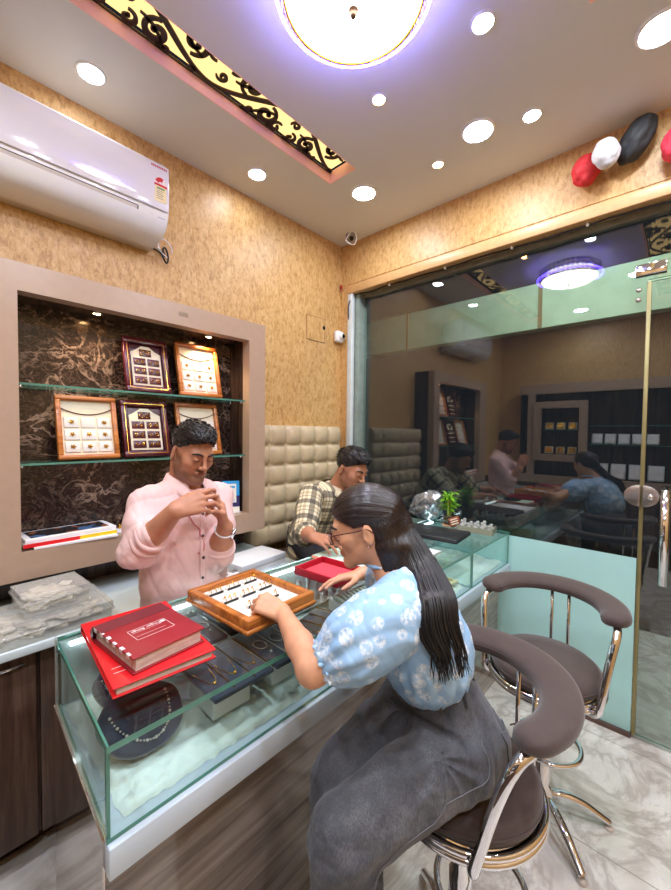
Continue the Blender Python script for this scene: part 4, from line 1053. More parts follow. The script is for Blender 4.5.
# ------------------------------------------------------------------ small things on walls and ceiling
def cameras():
    t = thing('security_camera', 'white square security camera on the wall beside the glass', 'camera', (2.06, 1.9, 2.09))
    M = frame((2.070, 1.905, 2.088), (1, 0, 0), (0, 0, 1))   # local z = +? towards room = -y
    b = MB(); b.box((2.035, 1.862, 2.048), (2.105, 1.905, 2.130), .014, None, 3); b.build('case', MT['plastic'], t)
    d = Vector((.25, -.93, -.10)).normalized(); c = Vector((2.075, 1.868, 2.092)); Mx = frame(c, (d.y, -d.x, 0), None, d)
    b = MB(); b.lathe([(.026, -.01), (.026, .016), (.022, .022), (.018, .022)], (0, 0, 0), 24, Mx); b.build('lens_barrel', MT['plastic'], t)
    b = MB(); b.lathe([(.019, .018), (.016, .026), (.008, .032), (0, .033)], (0, 0, 0), 24, Mx); b.build('lens', simple('black_lens', (8, 8, 9), .08), t)
    b = MB(); b.tube(spline([(2.10, 1.885, 2.09), (2.116, 1.89, 2.088), (2.119, 1.86, 2.08), (2.118, 1.842, 2.06)], 5), .003, 6); b.build('lead', MT['plastic'], t)
    t = thing('security_camera', 'small dome camera with white wire loop in the ceiling corner', 'camera', (2.0, 1.72, ZC))
    b = MB(); b.lathe([(.036, 0), (.036, -.010), (.030, -.022), (.020, -.034), (0, -.040)], (2.03, 1.745, ZC), 24); b.build('dome', simple('smoky_dome', (150, 148, 144), .2), t)
    b = MB(); b.ball((2.018, 1.730, ZC-.032), .016); b.build('lens', simple('black_lens2', (10, 10, 12), .1), t)
    b = MB(); b.tube(spline([(1.985, 1.69, ZC), (1.965, 1.70, ZC-.03), (1.95, 1.72, ZC-.075), (1.975, 1.70, ZC-.095), (2.01, 1.69, ZC-.085), (2.01, 1.68, ZC-.04), (1.99, 1.69, ZC)], 6), .0032, 6); b.build('wire_loop', MT['plastic'], t)
    t = thing('access_panel', 'flush square hatch cut in the golden wall with a small dark latch', 'hatch', (1.86, 1.9, 2.1))
    b = MB(); b.box((1.772, 1.906, 2.028), (1.946, 1.9085, 2.188)); b.build('door', MT['wallpaper'], t)
    b = MB()
    for lo, hi in (((1.770, 1.9055, 2.026), (1.948, 1.9072, 2.028)), ((1.770, 1.9055, 2.188), (1.948, 1.9072, 2.190)), ((1.770, 1.9055, 2.026), (1.772, 1.9072, 2.190)), ((1.946, 1.9055, 2.026), (1.948, 1.9072, 2.190))): b.box(lo, hi)
    b.build('gap', simple('hatch_gap', (110, 74, 40), .6), t)
    b = MB(); b.box((1.928, 1.903, 2.118), (1.950, 1.907, 2.142), .002); b.build('latch', MT['black'], t)
    t = thing('wall_hook', 'small red knotted thread hook in the wall corner above the glass frame', 'hook', (2.09, 1.9, 2.46))
    b = MB(); b.tube([(2.095, 1.908, 2.462), (2.095, 1.885, 2.462)], .003, 6); b.build('nail', MT['steel'], t)
    b = MB(); b.ball((2.095, 1.886, 2.455), .011, sc=(1, .8, 1.2)); b.ball((2.088, 1.884, 2.440), .008); b.tube(spline([(2.098, 1.886, 2.452), (2.104, 1.884, 2.430), (2.098, 1.884, 2.415)], 4), .003, 5); b.build('knot', simple('red_thread', (170, 40, 30), .7), t)
    t = thing('warning_sticker', 'small glossy sticker stuck on the face of the niche frame', 'sticker', (.9, 1.7, 1.95))
    b = MB(); b.box((.800, 1.6990, 1.915), (.845, 1.6997, 1.935)); b.build('film', MT['clearplastic'], t)
cameras()

def balloon(label, c, r, sc, rot, col, seed, neck):
    rs = np.random.RandomState(seed); bm = bmesh.new(); bmesh.ops.create_icosphere(bm, subdivisions=5, radius=1)
    D = [(rs.randn(3), rs.rand()*6.28) for _ in range(9)]; nv = Vector(neck).normalized()
    for v in bm.verts:
        p = v.co.copy(); ax = p.dot(nv); h = 0
        for d, ph in D: d = d/np.linalg.norm(d); h += abs(math.sin(4.2*float(np.array(p)@d)+ph))
        a = math.atan2(p.cross(nv).length, ax)
        fold = .05*abs(math.sin(9*math.atan2(p.y*nv.z-p.z*nv.y, p.x)))*max(0, ax)
        s = .80+.030*h-fold*1.4
        q = p*s
        if ax > .72: q = q*(1-.55*((ax-.72)/.28))+nv*(.55*(ax-.72)/.28)*1.12
        v.co = Vector((q.x*sc[0], q.y*sc[1], q.z*sc[2]))*r
    t = thing('balloon', label, 'balloon', c, 'deflated balloons on the lintel')
    M = Matrix.Translation(c) @ Matrix.Rotation(rot, 4, 'X')
    b = MB(); b.merge(bm, M, True); b.build('skin', simple('balloon_'+str(seed), col, .62, var=.16, scale=30, bump=.4, bscale=90), t)
    b = MB(); e = M @ Vector((nv.x*r*sc[0], nv.y*r*sc[1], nv.z*r*sc[2])); b.ball(e, .007); b.tube([e, e+Vector((XF-.002-e.x, .004, .012))], .0025, 6); b.build('knot', MT['paper'], t)
balloon('deflated red balloon tied to the lintel, left of the grey-white one', (2.068, .378, 2.598), .062, (.75, .95, 1.12), .1, (196, 34, 40), 21, (.2, -.5, .8))
balloon('deflated grey-white balloon tied between the red and the black ones', (2.005, .296, 2.602), .058, (.75, .88, 1.12), -.2, (206, 204, 206), 22, (.2, -.4, .8))
balloon('long deflated black balloon tied to the lintel', (2.062, .200, 2.642), .080, (.62, .74, 1.20), .55, (34, 36, 38), 23, (.2, .75, -.55))
balloon('deflated crimson balloon at the right picture edge, under the ceiling', (2.055, .055, 2.560), .070, (.75, .95, 1.10), 0, (206, 44, 66), 24, (.1, .3, .9))
# ------------------------------------------------------------------ the display wall behind the photographer (seen mirrored in the glass)
def rear():
    xf, xb = -.770, XB+.004
    t = thing('wall_cabinet', 'dark display cabinet with taupe frame on the rear wall, mirrored in the shop glass', 'display cabinet', (-.9, .9, 0))
    b = MB()
    b.box((xf-.05, -.9, 1.900), (xf, 1.60, 2.015)); b.box((xf-.05, -.9, .80), (xf, 1.60, .90)); b.box((xf-.05, 1.42, .90), (xf, 1.50, 1.90)); b.box((xf-.05, -.9, .90), (xf, -.80, 1.90))
    b.build('frame', MT['taupe'], t)
    b = MB(); b.box((xb, -.9, .80), (xb+.02, 1.60, 2.015)); b.box((xb+.02, -.9, 2.0), (xf-.05, 1.60, 2.015)); b.box((xb+.02, -.9, .80), (xf-.05, 1.60, .815)); b.box((xb+.02, 1.585, .815), (xf-.05, 1.60, 2.0)); b.box((xb+.02, -.9, .815), (xf-.05, -.885, 2.0)); b.build('back_panel', MT['darkwood'], t)
    b = MB(); b.box((xb, -.9, 0), (xf-.02, 1.60, .80)); b.build('base', MT['cabwood'], t)
    b = MB()
    for lo, hi in (((xf-.04, .86, 1.72), (xf+.02, 1.43, 1.80)), ((xf-.04, .86, 1.08), (xf+.02, 1.43, 1.16)), ((xf-.04, .86, 1.16), (xf+.02, .94, 1.72)), ((xf-.04, 1.35, 1.16), (xf+.02, 1.43, 1.72))): b.box(lo, hi)
    b.build('inner_frame', MT['taupe'], t)
    for z in (1.285, 1.50):
        b = MB(); b.slab((xb+.025, -.79, z), (xf-.055, .85, z+.008)); b.build('glass_shelf', [MT['glass'], MT['gedge']], t)
    b = MB(); b.slab((xb+.025, .95, 1.45), (xf-.045, 1.34, 1.458)); b.build('glass_shelf', [MT['glass'], MT['gedge']], t)
    lm = emis('rear_cabinet_lamp', (220, 255, 240), 40)
    for y in (.55, .10, 1.15, -.4):
        b = MB(); b.lathe([(0, -.004), (.022, -.004), (.022, 0)], (xf-.10, y, 1.999 if y != 1.15 else 1.999), 16); b.build('spot_lens', lm, t)
    def box(label, y, z, w, h, col, grp):
        q = thing('jewellery_box', label, 'box', (xf-.12, y, z), grp); M = frame((xf-.13, y-w/2, z+.003), (0, 1, 0), (-.25, 0, 1))
        s = 1 if (M.to_3x3() @ Vector((0, 0, 1))).x > 0 else -1
        b = MB(); b.box((0, 0, min(0, s*.02)), (w, h, max(0, s*.02)), .003, M); b.build('case', MT['lightgrey'] if col else MT['cream'], q)
        b = MB(); b.box((.010, .010, min(s*.02, s*.022)), (w-.010, h-.010, max(s*.02, s*.022)), 0, M); b.build('insert', MT['paper'] if col else MT['gold'], q)
    for k in range(5): box('white jewellery box in the upper row on the rear cabinet shelf, mirrored in the glass', .78-.125*k, 1.293, .105, .12, 1, 'white boxes on the rear cabinet shelf')
    for k in range(4): box('square silver jewellery box in the lower row of the rear cabinet, mirrored in the glass', .74-.165*k, .902, .14, .17, 1, 'silver boxes at the foot of the rear cabinet')
    for k in range(3): box('small gold jewellery box on the upper shelf of the small rear niche, mirrored', 1.28-.125*k, 1.459, .09, .085, 0, 'gold boxes on the upper niche shelf')
    for k in range(3): box('small gold jewellery box at the foot of the small rear niche, mirrored', 1.28-.125*k, 1.162, .09, .085, 0, 'gold boxes at the foot of the rear niche')
rear()
# ------------------------------------------------------------------ smooth solids for bodies and clothes
class SDF:
    def __init__(s, lo, hi, h):
        s.lo = np.array(lo, float); s.h = h; s.n = np.ceil((np.array(hi)-s.lo)/h).astype(int)+1
        s.D = np.full(s.n, .2, np.float32)
    def sub(s, lo, hi, m):
        a = np.clip(np.floor((np.array(lo)-m-s.lo)/s.h).astype(int), 0, s.n); b = np.clip(np.ceil((np.array(hi)+m-s.lo)/s.h).astype(int)+1, 0, s.n)
        if np.any(b <= a): return None, None
        ax = [(s.lo[i]+s.h*np.arange(a[i], b[i])).astype(np.float32) for i in range(3)]
        return tuple(slice(a[i], b[i]) for i in range(3)), np.stack(np.meshgrid(*ax, indexing='ij'), -1)
    def comb(s, sl, d, k):
        D = s.D[sl]
        if k <= 0: s.D[sl] = np.minimum(D, d); return
        hh = np.clip(.5+.5*(D-d)/k, 0, 1); s.D[sl] = D*(1-hh)+d*hh-k*hh*(1-hh)
    def cut(s, sl, d, k):
        D = -s.D[sl]; hh = np.clip(.5+.5*(D-d)/k, 0, 1); s.D[sl] = -(D*(1-hh)+d*hh-k*hh*(1-hh))
    def cone(s, a, b, ra, rb, k=.01, neg=False):
        a, b = np.array(a, np.float32), np.array(b, np.float32); r = max(ra, rb)
        sl, P = s.sub(np.minimum(a, b)-r, np.maximum(a, b)+r, k+3*s.h)
        if sl is None: return
        ab = b-a; t = np.clip(((P-a)@ab)/max(float(ab@ab), 1e-12), 0, 1); d = np.linalg.norm(P-(a+t[..., None]*ab), axis=-1)-(ra+t*(rb-ra))
        (s.cut if neg else s.comb)(sl, d, k)
    def chain(s, pts, rs, k=.01):
        for i in range(len(pts)-1): s.cone(pts[i], pts[i+1], rs[i], rs[i+1], k)
    def ell(s, c, rad, A=None, k=.01, neg=False):
        c = np.array(c, np.float32); rad = np.array(rad, np.float32); m = rad.max()
        sl, P = s.sub(c-m, c+m, k+3*s.h)
        if sl is None: return
        q = P-c
        if A is not None: q = q@np.array(A, np.float32).T     # rows of A: local axes
        k0 = np.linalg.norm(q/rad, axis=-1); k1 = np.linalg.norm(q/(rad*rad), axis=-1)+1e-9
        (s.cut if neg else s.comb)(sl, k0*(k0-1)/k1, k)
    def loft(s, pts, ru, rv, U, k=.02):
        # elliptical sections along a polyline; U: side axis per point
        pts = [np.array(p, np.float32) for p in pts]; m = max(max(ru), max(rv))
        sl, P = s.sub(np.min(pts, 0)-m, np.max(pts, 0)+m, k+3*s.h)
        if sl is None: return
        best = None
        for i in range(len(pts)-1):
            a, b = pts[i], pts[i+1]; ab = b-a; L = float(ab@ab); t = np.clip(((P-a)@ab)/L, 0, 1); q = P-(a+t[..., None]*ab)
            ax = ab/math.sqrt(L); u = np.array(U[i], np.float32); u = u-ax*(u@ax); u /= np.linalg.norm(u); v = np.cross(ax, u)
            eu = ru[i]+t*(ru[i+1]-ru[i]); ev = rv[i]+t*(rv[i+1]-rv[i]); w = q@ax
            mn = np.minimum(eu, ev); e = np.sqrt(((q@u)/eu)**2+((q@v)/ev)**2+(w/mn)**2)
            d = (e-1)*mn
            if best is None: best = d
            else:
                kk = .015; hh = np.clip(.5+.5*(best-d)/kk, 0, 1); best = best*(1-hh)+d*hh-kk*hh*(1-hh)
        s.comb(sl, best, k)
    def half(s, p, n, k=.004):
        # keep only the side n points to
        n = np.array(n, np.float32); n /= np.linalg.norm(n)
        sl, P = s.sub(s.lo, s.lo+s.h*s.n, 0); d = (P-np.array(p, np.float32))@n
        D = s.D[sl]; e = -d; hh = np.clip(.5-.5*(D-e)/k, 0, 1); s.D[sl] = D*(1-hh)+e*hh+k*hh*(1-hh)
    def mesh(s):
        D = s.D; S = D < 0; nx, ny, nz = D.shape
        cnt = np.zeros((nx-1, ny-1, nz-1), np.int8)
        off = [(i, j, k) for i in (0, 1) for j in (0, 1) for k in (0, 1)]
        for o in off: cnt += S[o[0]:nx-1+o[0], o[1]:ny-1+o[1], o[2]:nz-1+o[2]]
        act = (cnt > 0) & (cnt < 8); c = np.argwhere(act); idx = np.full(act.shape, -1, np.int32); idx[act] = np.arange(len(c))
        val = np.stack([D[c[:, 0]+o[0], c[:, 1]+o[1], c[:, 2]+o[2]] for o in off], 1); O = np.array(off, float)
        pos = np.zeros((len(c), 3)); num = np.zeros(len(c))
        for i in range(8):
            for j in range(i+1, 8):
                if np.abs(O[i]-O[j]).sum() != 1: continue
                a, b = val[:, i], val[:, j]; cr = (a < 0) != (b < 0); t = np.where(cr, a/np.where(cr, a-b, 1), 0)
                pos += cr[:, None]*(O[i]+t[:, None]*(O[j]-O[i])); num += cr
        V = s.lo+s.h*(c+pos/num[:, None]); F = []
        for ax in range(3):
            o1, o2 = [(1, 2), (2, 0), (0, 1)][ax]
            a = [slice(1, n-1) for n in D.shape]; b = list(a); a[ax] = slice(0, D.shape[ax]-1); b[ax] = slice(1, D.shape[ax])
            A, B = S[tuple(a)], S[tuple(b)]; g = np.argwhere(A != B)
            if not len(g): continue
            inside = A[g[:, 0], g[:, 1], g[:, 2]]; base = g+1; base[:, ax] -= 1
            def cell(d1, d2):
                q = base.copy(); q[:, o1] += d1; q[:, o2] += d2; return idx[q[:, 0], q[:, 1], q[:, 2]]
            Q = np.stack([cell(-1, -1), cell(0, -1), cell(0, 0), cell(-1, 0)], 1); Q[~inside] = Q[~inside][:, ::-1]; F.append(Q)
        return V, np.concatenate(F)
def vnormals(V, F):
    n = np.cross(V[F[:, 2]]-V[F[:, 0]], V[F[:, 3]]-V[F[:, 1]]); N = np.zeros_like(V)
    for i in range(4): np.add.at(N, F[:, i], n)
    return N/(np.linalg.norm(N, axis=1, keepdims=True)+1e-12)
def relax(V, F, it=1, lam=.5):
    for _ in range(it):
        S = np.zeros_like(V); c = np.zeros(len(V))
        for i in range(4):
            for j in (1, 3): np.add.at(S, F[:, i], V[F[:, (i+j) % 4]]); np.add.at(c, F[:, i], 1)
        V = V*(1-lam)+lam*S/c[:, None]
    return V
def waves(P, f, seed, n=8, ridge=False, stretch=None):
    rs = np.random.RandomState(seed); Q = P if stretch is None else P*np.array(stretch); out = 0
    w = .25*np.sin(Q@(rs.randn(3)*f*.5)+1)
    for _ in range(n):
        d = rs.randn(3); d /= np.linalg.norm(d); s = np.sin(Q@d*f*(.6+.9*rs.rand())+rs.rand()*6.28+w*4)
        out = out+((1-2*np.abs(s)) if ridge else s)
    return out/n
def creases(P, f, seed, n=4, w=.30, stretch=(1, 1, 1)):
    # sharp valleys that come and go, like cloth under tension
    rs = np.random.RandomState(seed); Q = P*np.array(stretch); out = np.zeros(len(P))
    for _ in range(n):
        d = nz(rs.randn(3)); a, b = nz(rs.randn(3)), nz(rs.randn(3))
        s = np.sin(Q@d*f*(.7+.6*rs.rand())+1.3*np.sin(Q@a*f*.55+rs.rand()*6)+rs.rand()*6.28); m = np.clip(np.sin(Q@b*f*.45+rs.rand()*6.28)+.35, 0, 1)
        out += m*(.45*s-np.exp(-(s/w)**2))
    return out/n**.5
def to_obj(name, V, F, mats, parent=None, attrs=None, matidx=None):
    me = bpy.data.meshes.new(name); me.vertices.add(len(V)); me.vertices.foreach_set('co', V.astype(np.float32).ravel())
    me.loops.add(len(F)*4); me.loops.foreach_set('vertex_index', F.astype(np.int32).ravel())
    me.polygons.add(len(F)); me.polygons.foreach_set('loop_start', np.arange(0, len(F)*4, 4, dtype=np.int32))
    me.polygons.foreach_set('use_smooth', np.ones(len(F), bool))
    for m in (mats if isinstance(mats, (list, tuple)) else [mats]): me.materials.append(m)
    if matidx is not None: me.polygons.foreach_set('material_index', matidx.astype(np.int32))
    me.update(calc_edges=True)
    for k, v in (attrs or {}).items():
        a = me.attributes.new(k, 'FLOAT_VECTOR', 'POINT'); a.data.foreach_set('vector', v.astype(np.float32).ravel())
    return put(name, me, parent)
nz = lambda v: np.array(v, float)/np.linalg.norm(v)
def axes(fwd, up=(0, 0, 1)):
    y = nz(fwd); x = nz(np.cross(y, up)); z = np.cross(x, y); return np.stack([x, y, z])   # rows: right, forward, up
class Head:
    def __init__(s, c, fwd, roll=0, sc=1.0):
        s.c = np.array(c, float); s.A = axes(fwd); s.s = sc
        if roll:
            x, y, z = s.A; s.A = np.stack([x*math.cos(roll)+z*math.sin(roll), y, z*math.cos(roll)-x*math.sin(roll)])
    def w(s, p): return s.c+(np.array(p, float)*s.s)@s.A
    def loc(s, V): return ((V-s.c)@s.A.T)/s.s
    def build(s, S, fem=False):
        q = s.s; E = lambda c, r, k=.02, neg=False: S.ell(s.w(c), np.array(r)*q, s.A, k*q, neg)
        C = lambda a, b, ra, rb, k=.015, neg=False: S.cone(s.w(a), s.w(b), ra*q, rb*q, k*q, neg)
        E((0, -.012, .036), (.073, .094, .082)); E((0, .028, -.030), (.056 if fem else .060, .060, .078), .03)
        jw = .044 if fem else .051
        for sx in (-1, 1):
            C((sx*jw, .004, -.055), (sx*.016, .072, -.098), .016, .015 if fem else .017, .03)
            E((sx*.040, .056, -.022), (.022, .022, .020), .025)
        E((0, .076, -.098), (.016, .015, .014), .02)
        C((-.034, .078, .020), (.034, .078, .020), .014, .014, .02)
        for sx in (-1, 1): E((sx*.032, .098, .001), (.019, .017, .013), .012, True)
        C((0, .088, .016), (0, .108, -.028), .007, .0095, .010)
        for sx in (-1, 1): E((sx*.0115, .099, -.033), (.0085, .010, .0075), .006)
        E((0, .112, -.029), (.009, .008, .008), .006)
        C((-.016, .088, -.058), (.016, .088, -.058), .006, .006, .008); C((-.013, .087, -.067), (.013, .087, -.067), .0065, .0065, .007)
        C((-.020, .099, -.0625), (.020, .099, -.0625), .0022, .0022, .003, True)
        for sx in (-1, 1):
            E((sx*.032, .083, .001), (.0135, .0120, .0125), .004)
            Ax = s.A
            S.ell(s.w((sx*.077, -.012, -.012)), np.array((.007, .017, .031))*q, np.stack([nz(Ax[0]+sx*Ax[1]*-.35), nz(Ax[1]+sx*Ax[0]*.35), Ax[2]]), .004)
            S.ell(s.w((sx*.086, -.006, -.010)), np.array((.006, .009, .017))*q, Ax, .004, True)
    def eyes(s, parent, closed=.5, lashes=True):
        b = MB(); M = Matrix(((s.A[0][0], s.A[1][0], s.A[2][0], s.c[0]), (s.A[0][1], s.A[1][1], s.A[2][1], s.c[1]), (s.A[0][2], s.A[1][2], s.A[2][2], s.c[2]), (0, 0, 0, 1))) @ Matrix.Scale(s.s, 4)
        s.M = M
        for sx in (-1, 1): b = MB(); b.tube([M @ Vector((sx*.032+.0125*math.cos(PI*k/8)*-1, .0935-.0008*abs(k-4), -.001-.0038*math.sin(PI*k/8))) for k in range(9)], .0016*s.s, 5); b.build('eyelashes', MT['hairblack'], parent)
        for sx in (-1, 1):
            b = MB()
            P = [M @ Vector((sx*x, y, z)) for x, y, z in ((.012, .097, .019), (.024, .0975, .0245), (.038, .0915, .0265), (.051, .077, .020))]
            b.tube(spline(P, 4), [.0022*s.s+.0022*s.s*math.sin(PI*k/12) for k in range(13)], 6); b.build('eyebrow', MT['hairblack'], parent)
def hand(S, wrist, fdir, palm, side, sc, curls, spread=(.10, .02, -.05, -.14), thumb=None, k=.006):
    x = nz(fdir); z = np.array(palm, float); z = nz(z-x*(z@x)); y = np.cross(z, x)*side; w = np.array(wrist, float)
    P = lambda p: w+(x*p[0]+y*p[1]+z*p[2])*sc
    kn = [(.086, .030, 0), (.091, .010, -.003), (.087, -.010, -.002), (.078, -.028, .001)]
    for i, q in enumerate(kn): S.cone(P((.006, q[1]*.55, 0)), P(q), .0145*sc, .0112*sc, .010*sc)
    S.cone(P((.012, .014, .006)), P((.045, .030, .007)), .016*sc, .012*sc, .012*sc)
    LEN = [(.040, .025, .020), (.045, .029, .021), (.042, .026, .020), (.032, .020, .018)]; RAD = [.0088, .009, .0086, .0075]
    tips = []
    for i, q in enumerate(kn):
        p = np.array(q, float); a = 0; sp = spread[i]; r = RAD[i]
        for j in range(3):
            a += curls[i][j]; d = np.array([math.cos(a)*math.cos(sp), math.sin(sp)*math.cos(a), math.sin(a)]); e = p+d*LEN[i][j]
            S.cone(P(p), P(e), r*sc*(1-.10*j), r*sc*(.90-.10*j), .0035*sc if j else .006*sc); p = e
        tips.append(P(p))
    th = thumb or [(.55, .75, .25), (.85, .40, .35), (.95, .10, .35)]
    p = np.array((.026, .024, .006))
    for j, L in enumerate((.040, .032, .026)):
        e = p+nz(th[j])*L; S.cone(P(p), P(e), (.0125, .0105, .0095)[j]*sc, (.0105, .0095, .0078)[j]*sc, .006*sc); p = e
    tips.append(P(p)); return tips
def bone_uv(V, bones):
    # for printed cloth: (around, along) coordinates of the nearest limb
    best = np.full(len(V), 1e9); uv = np.zeros((len(V), 3))
    for i, (a, b, r, U) in enumerate(bones):
        a, b = np.array(a, float), np.array(b, float); ab = b-a; L = np.linalg.norm(ab); ax = ab/L; t = np.clip((V-a)@ax, 0, L); q = V-(a+t[:, None]*ax); d = np.linalg.norm(q, axis=1)/r
        u = nz(np.array(U)-ax*(np.array(U)@ax)); v = np.cross(ax, u); m = d < best; best[m] = d[m]
        if i == 0: uv[m] = np.stack([(V-a)@u, (V-a)@ax, np.zeros(len(V))], 1)[m]
        else: uv[m] = np.stack([np.arctan2(q@v, q@u)*r, (V-a)@ax+.03*i, np.ones(len(V))*i], 1)[m]
    return uv

def skin_mat(name, col, lip):
    t = NT(name); v = t.coord(); n = t.noise(v, 35, 4); c = lin(col)
    at = t.new('ShaderNodeAttribute', attribute_name='mark'); sp = t.new('ShaderNodeSeparateXYZ'); t.link(at.outputs['Vector'], sp.inputs[0])
    base = t.ramp(n, [(.3, tuple(x*.90 for x in c[:3])+(1,)), (.7, tuple(min(1, x*1.06) for x in c[:3])+(1,))])
    base = t.mix(sp.outputs[0], base, lin(lip)); base = t.mix(sp.outputs[1], base, lin((38, 26, 22)))
    base = t.mix(sp.outputs[2], base, lin((236, 196, 180)))
    t.set(Base_Color=base, Roughness=.48, Subsurface_Weight=.12, Subsurface_Scale=.02); t.b.inputs['Subsurface Radius'].default_value = (1, .4, .25); return t.m
def hair_mat(name, c1, c2, rough=.34):
    t = NT(name); v = t.coord(attr='strand'); n = t.noise(v, 1.0, 5, .6)
    t.set(Base_Color=t.ramp(n, [(.35, c1), (.7, c2)]), Roughness=rough, Specular_IOR_Level=.55); t.bump(n, .5, .004); return t.m
MT['hairblack'] = simple('black_hair_fibres', (20, 17, 17), .45)
MT['hair_w'] = hair_mat('woman_hair', (14, 11, 12), (54, 42, 40), .30)
MT['hair_m'] = hair_mat('man_hair', (12, 11, 11), (52, 48, 48), .38)
def cloth(name, col, var=.05, rough=.75, bump=.25, bscale=900, **kw):
    return simple(name, col, rough, var=var, scale=9, bump=bump, bscale=bscale, **kw)
def plaid():
    t = NT('plaid_shirt'); at = t.new('ShaderNodeAttribute', attribute_name='cloth'); sp = t.new('ShaderNodeSeparateXYZ'); t.link(at.outputs['Vector'], sp.inputs[0])
    def band(s, per, ph, lo, hi):
        f = t.math('FRACT', t.math('ADD', t.math('DIVIDE', s, per), ph)); return t.math('MULTIPLY', t.math('GREATER_THAN', f, lo), t.math('LESS_THAN', f, hi))
    col = lin((226, 214, 178))
    c = t.mix(0.0, col, col)
    for i, s in enumerate((sp.outputs[0], sp.outputs[1])):
        c = t.mix(t.math('MULTIPLY', band(s, .085, 0, .05, .36), .70), c, lin((44, 40, 40)))
        c = t.mix(t.math('MULTIPLY', band(s, .085, 0, .52, .68), .40), c, lin((120, 100, 70)))
        c = t.mix(t.math('MULTIPLY', band(s, .085, 0, .80, .86), .55), c, lin((60, 54, 54)))
    t.set(Base_Color=c, Roughness=.8); return t.m
def floral():
    t = NT('floral_blouse'); v = t.coord(); vn = t.new('ShaderNodeTexVoronoi'); vn.inputs['Scale'].default_value = 25; vn.inputs['Randomness'].default_value = .75; t.link(v, vn.inputs['Vector'])
    n = t.noise(v, 130, 3, .6); n2 = t.noise(v, 12, 3)
    d = t.math('ADD', vn.outputs['Distance'], t.math('MULTIPLY', t.math('SUBTRACT', n, .5), .30))
    msk = t.ramp(d, [(.42, (1, 1, 1, 1)), (.48, (0, 0, 0, 1))])
    lace = t.ramp(n, [(.44, (.12, .12, .12, 1)), (.55, (.85, .85, .85, 1))])
    base = t.ramp(n2, [(.3, (138, 178, 218)), (.7, (164, 200, 230))])
    t.set(Base_Color=t.mix(t.math('MULTIPLY', msk, lace), base, lin((230, 238, 245))), Roughness=.72); t.bump(t.noise(v, 400, 2), .15, .002); return t.m
def denim():
    t = NT('faded_black_denim'); v = t.coord(); n = t.noise(v, 7, 4, .6); w = t.noise(t.coord(scale=(1, 1, .25)), 320, 2, .7)
    f = t.math('ADD', t.math('MULTIPLY', n, .7), t.math('MULTIPLY', w, .3))
    t.set(Base_Color=t.ramp(f, [(.36, (48, 48, 53)), (.52, (78, 79, 85)), (.68, (116, 117, 122))]), Roughness=.8, Sheen_Weight=.15); t.bump(w, .3, .002); return t.m
def drape(name, S, mat, parent, folds=(), attrs=None, it=1, fn=None):
    V, F = S.mesh(); V = relax(V, F, it, .5)
    for amp, f, seed, ridge, st in folds:
        N = vnormals(V, F); V = V+N*(amp*waves(V, f, seed, 6, ridge, st))[:, None]
    if fn is not None: V = fn(V, vnormals(V, F))
    return to_obj(name, V, F, mat, parent, attrs(V) if attrs else None), V, F
from mathutils.bvhtree import BVHTree
def bvh_of(V, F): return BVHTree.FromPolygons([Vector(v) for v in V], [tuple(int(i) for i in f) for f in F])
def on_surface(bv, p, off=.002):
    loc, nn, i, d = bv.find_nearest(Vector(p)); return loc+nn*off
# ------------------------------------------------------------------ people
SK_MAN = skin_mat('brown_skin', (188, 130, 100), (128, 70, 58)); SK_MAN2 = skin_mat('brown_skin_warm', (180, 124, 94), (136, 76, 64)); SK_WOM = skin_mat('light_brown_skin', (222, 164, 128), (196, 104, 96))
def smooth01(x, a, b): t = np.clip((x-a)/(b-a), 0, 1); return t*t*(3-2*t)
def face_marks(V, hd, beard):
    L = hd.loc(V); x, y, z = L[:, 0], L[:, 1], L[:, 2]; near = (np.abs(x) < .09) & (np.abs(y) < .13) & (z > -.125) & (z < .15)
    lip = np.exp(-((x/.021)**4+((z+.0625)/.0085)**4))*(y > .078)
    st = np.zeros(len(V))
    if beard:
        jaw = smooth01(-z, .050, .075)*smooth01(y, -.02, .02); jaw = np.maximum(jaw, smooth01(np.abs(x), .046, .058)*smooth01(-z, -.01, .02)*smooth01(y, -.012, .006)*smooth01(-y, -.055, -.03))
        mus = np.exp(-((x/.027)**4+((z+.0475)/.008)**4))*(y > .075)
        st = np.clip(np.maximum(jaw*.75, mus*.9), 0, 1)*(1-lip)*beard
        st *= smooth01(z, -.125, -.108)
    return np.stack([lip*near*.8, st*near, np.zeros(len(V))], 1)
def nail_marks(V, M, tips, r=.0065):
    for t in tips: M[:, 2] = np.maximum(M[:, 2], .6*(np.linalg.norm(V-np.array(t), axis=1) < r))
    return M
def strand_attr(hd, pole, k=26.0, l=2.2):
    # hair flows along great circles from a pole: fine across, long along
    pole = nz(pole)
    def f(V):
        L = hd.loc(V); a = nz(np.cross(pole, (1, .02, 0))); b = np.cross(pole, a); ang = np.arctan2(L@a, L@b); h = L@pole
        return np.stack([np.cos(ang)*k, np.sin(ang)*k, h*l*10], 1)
    return f

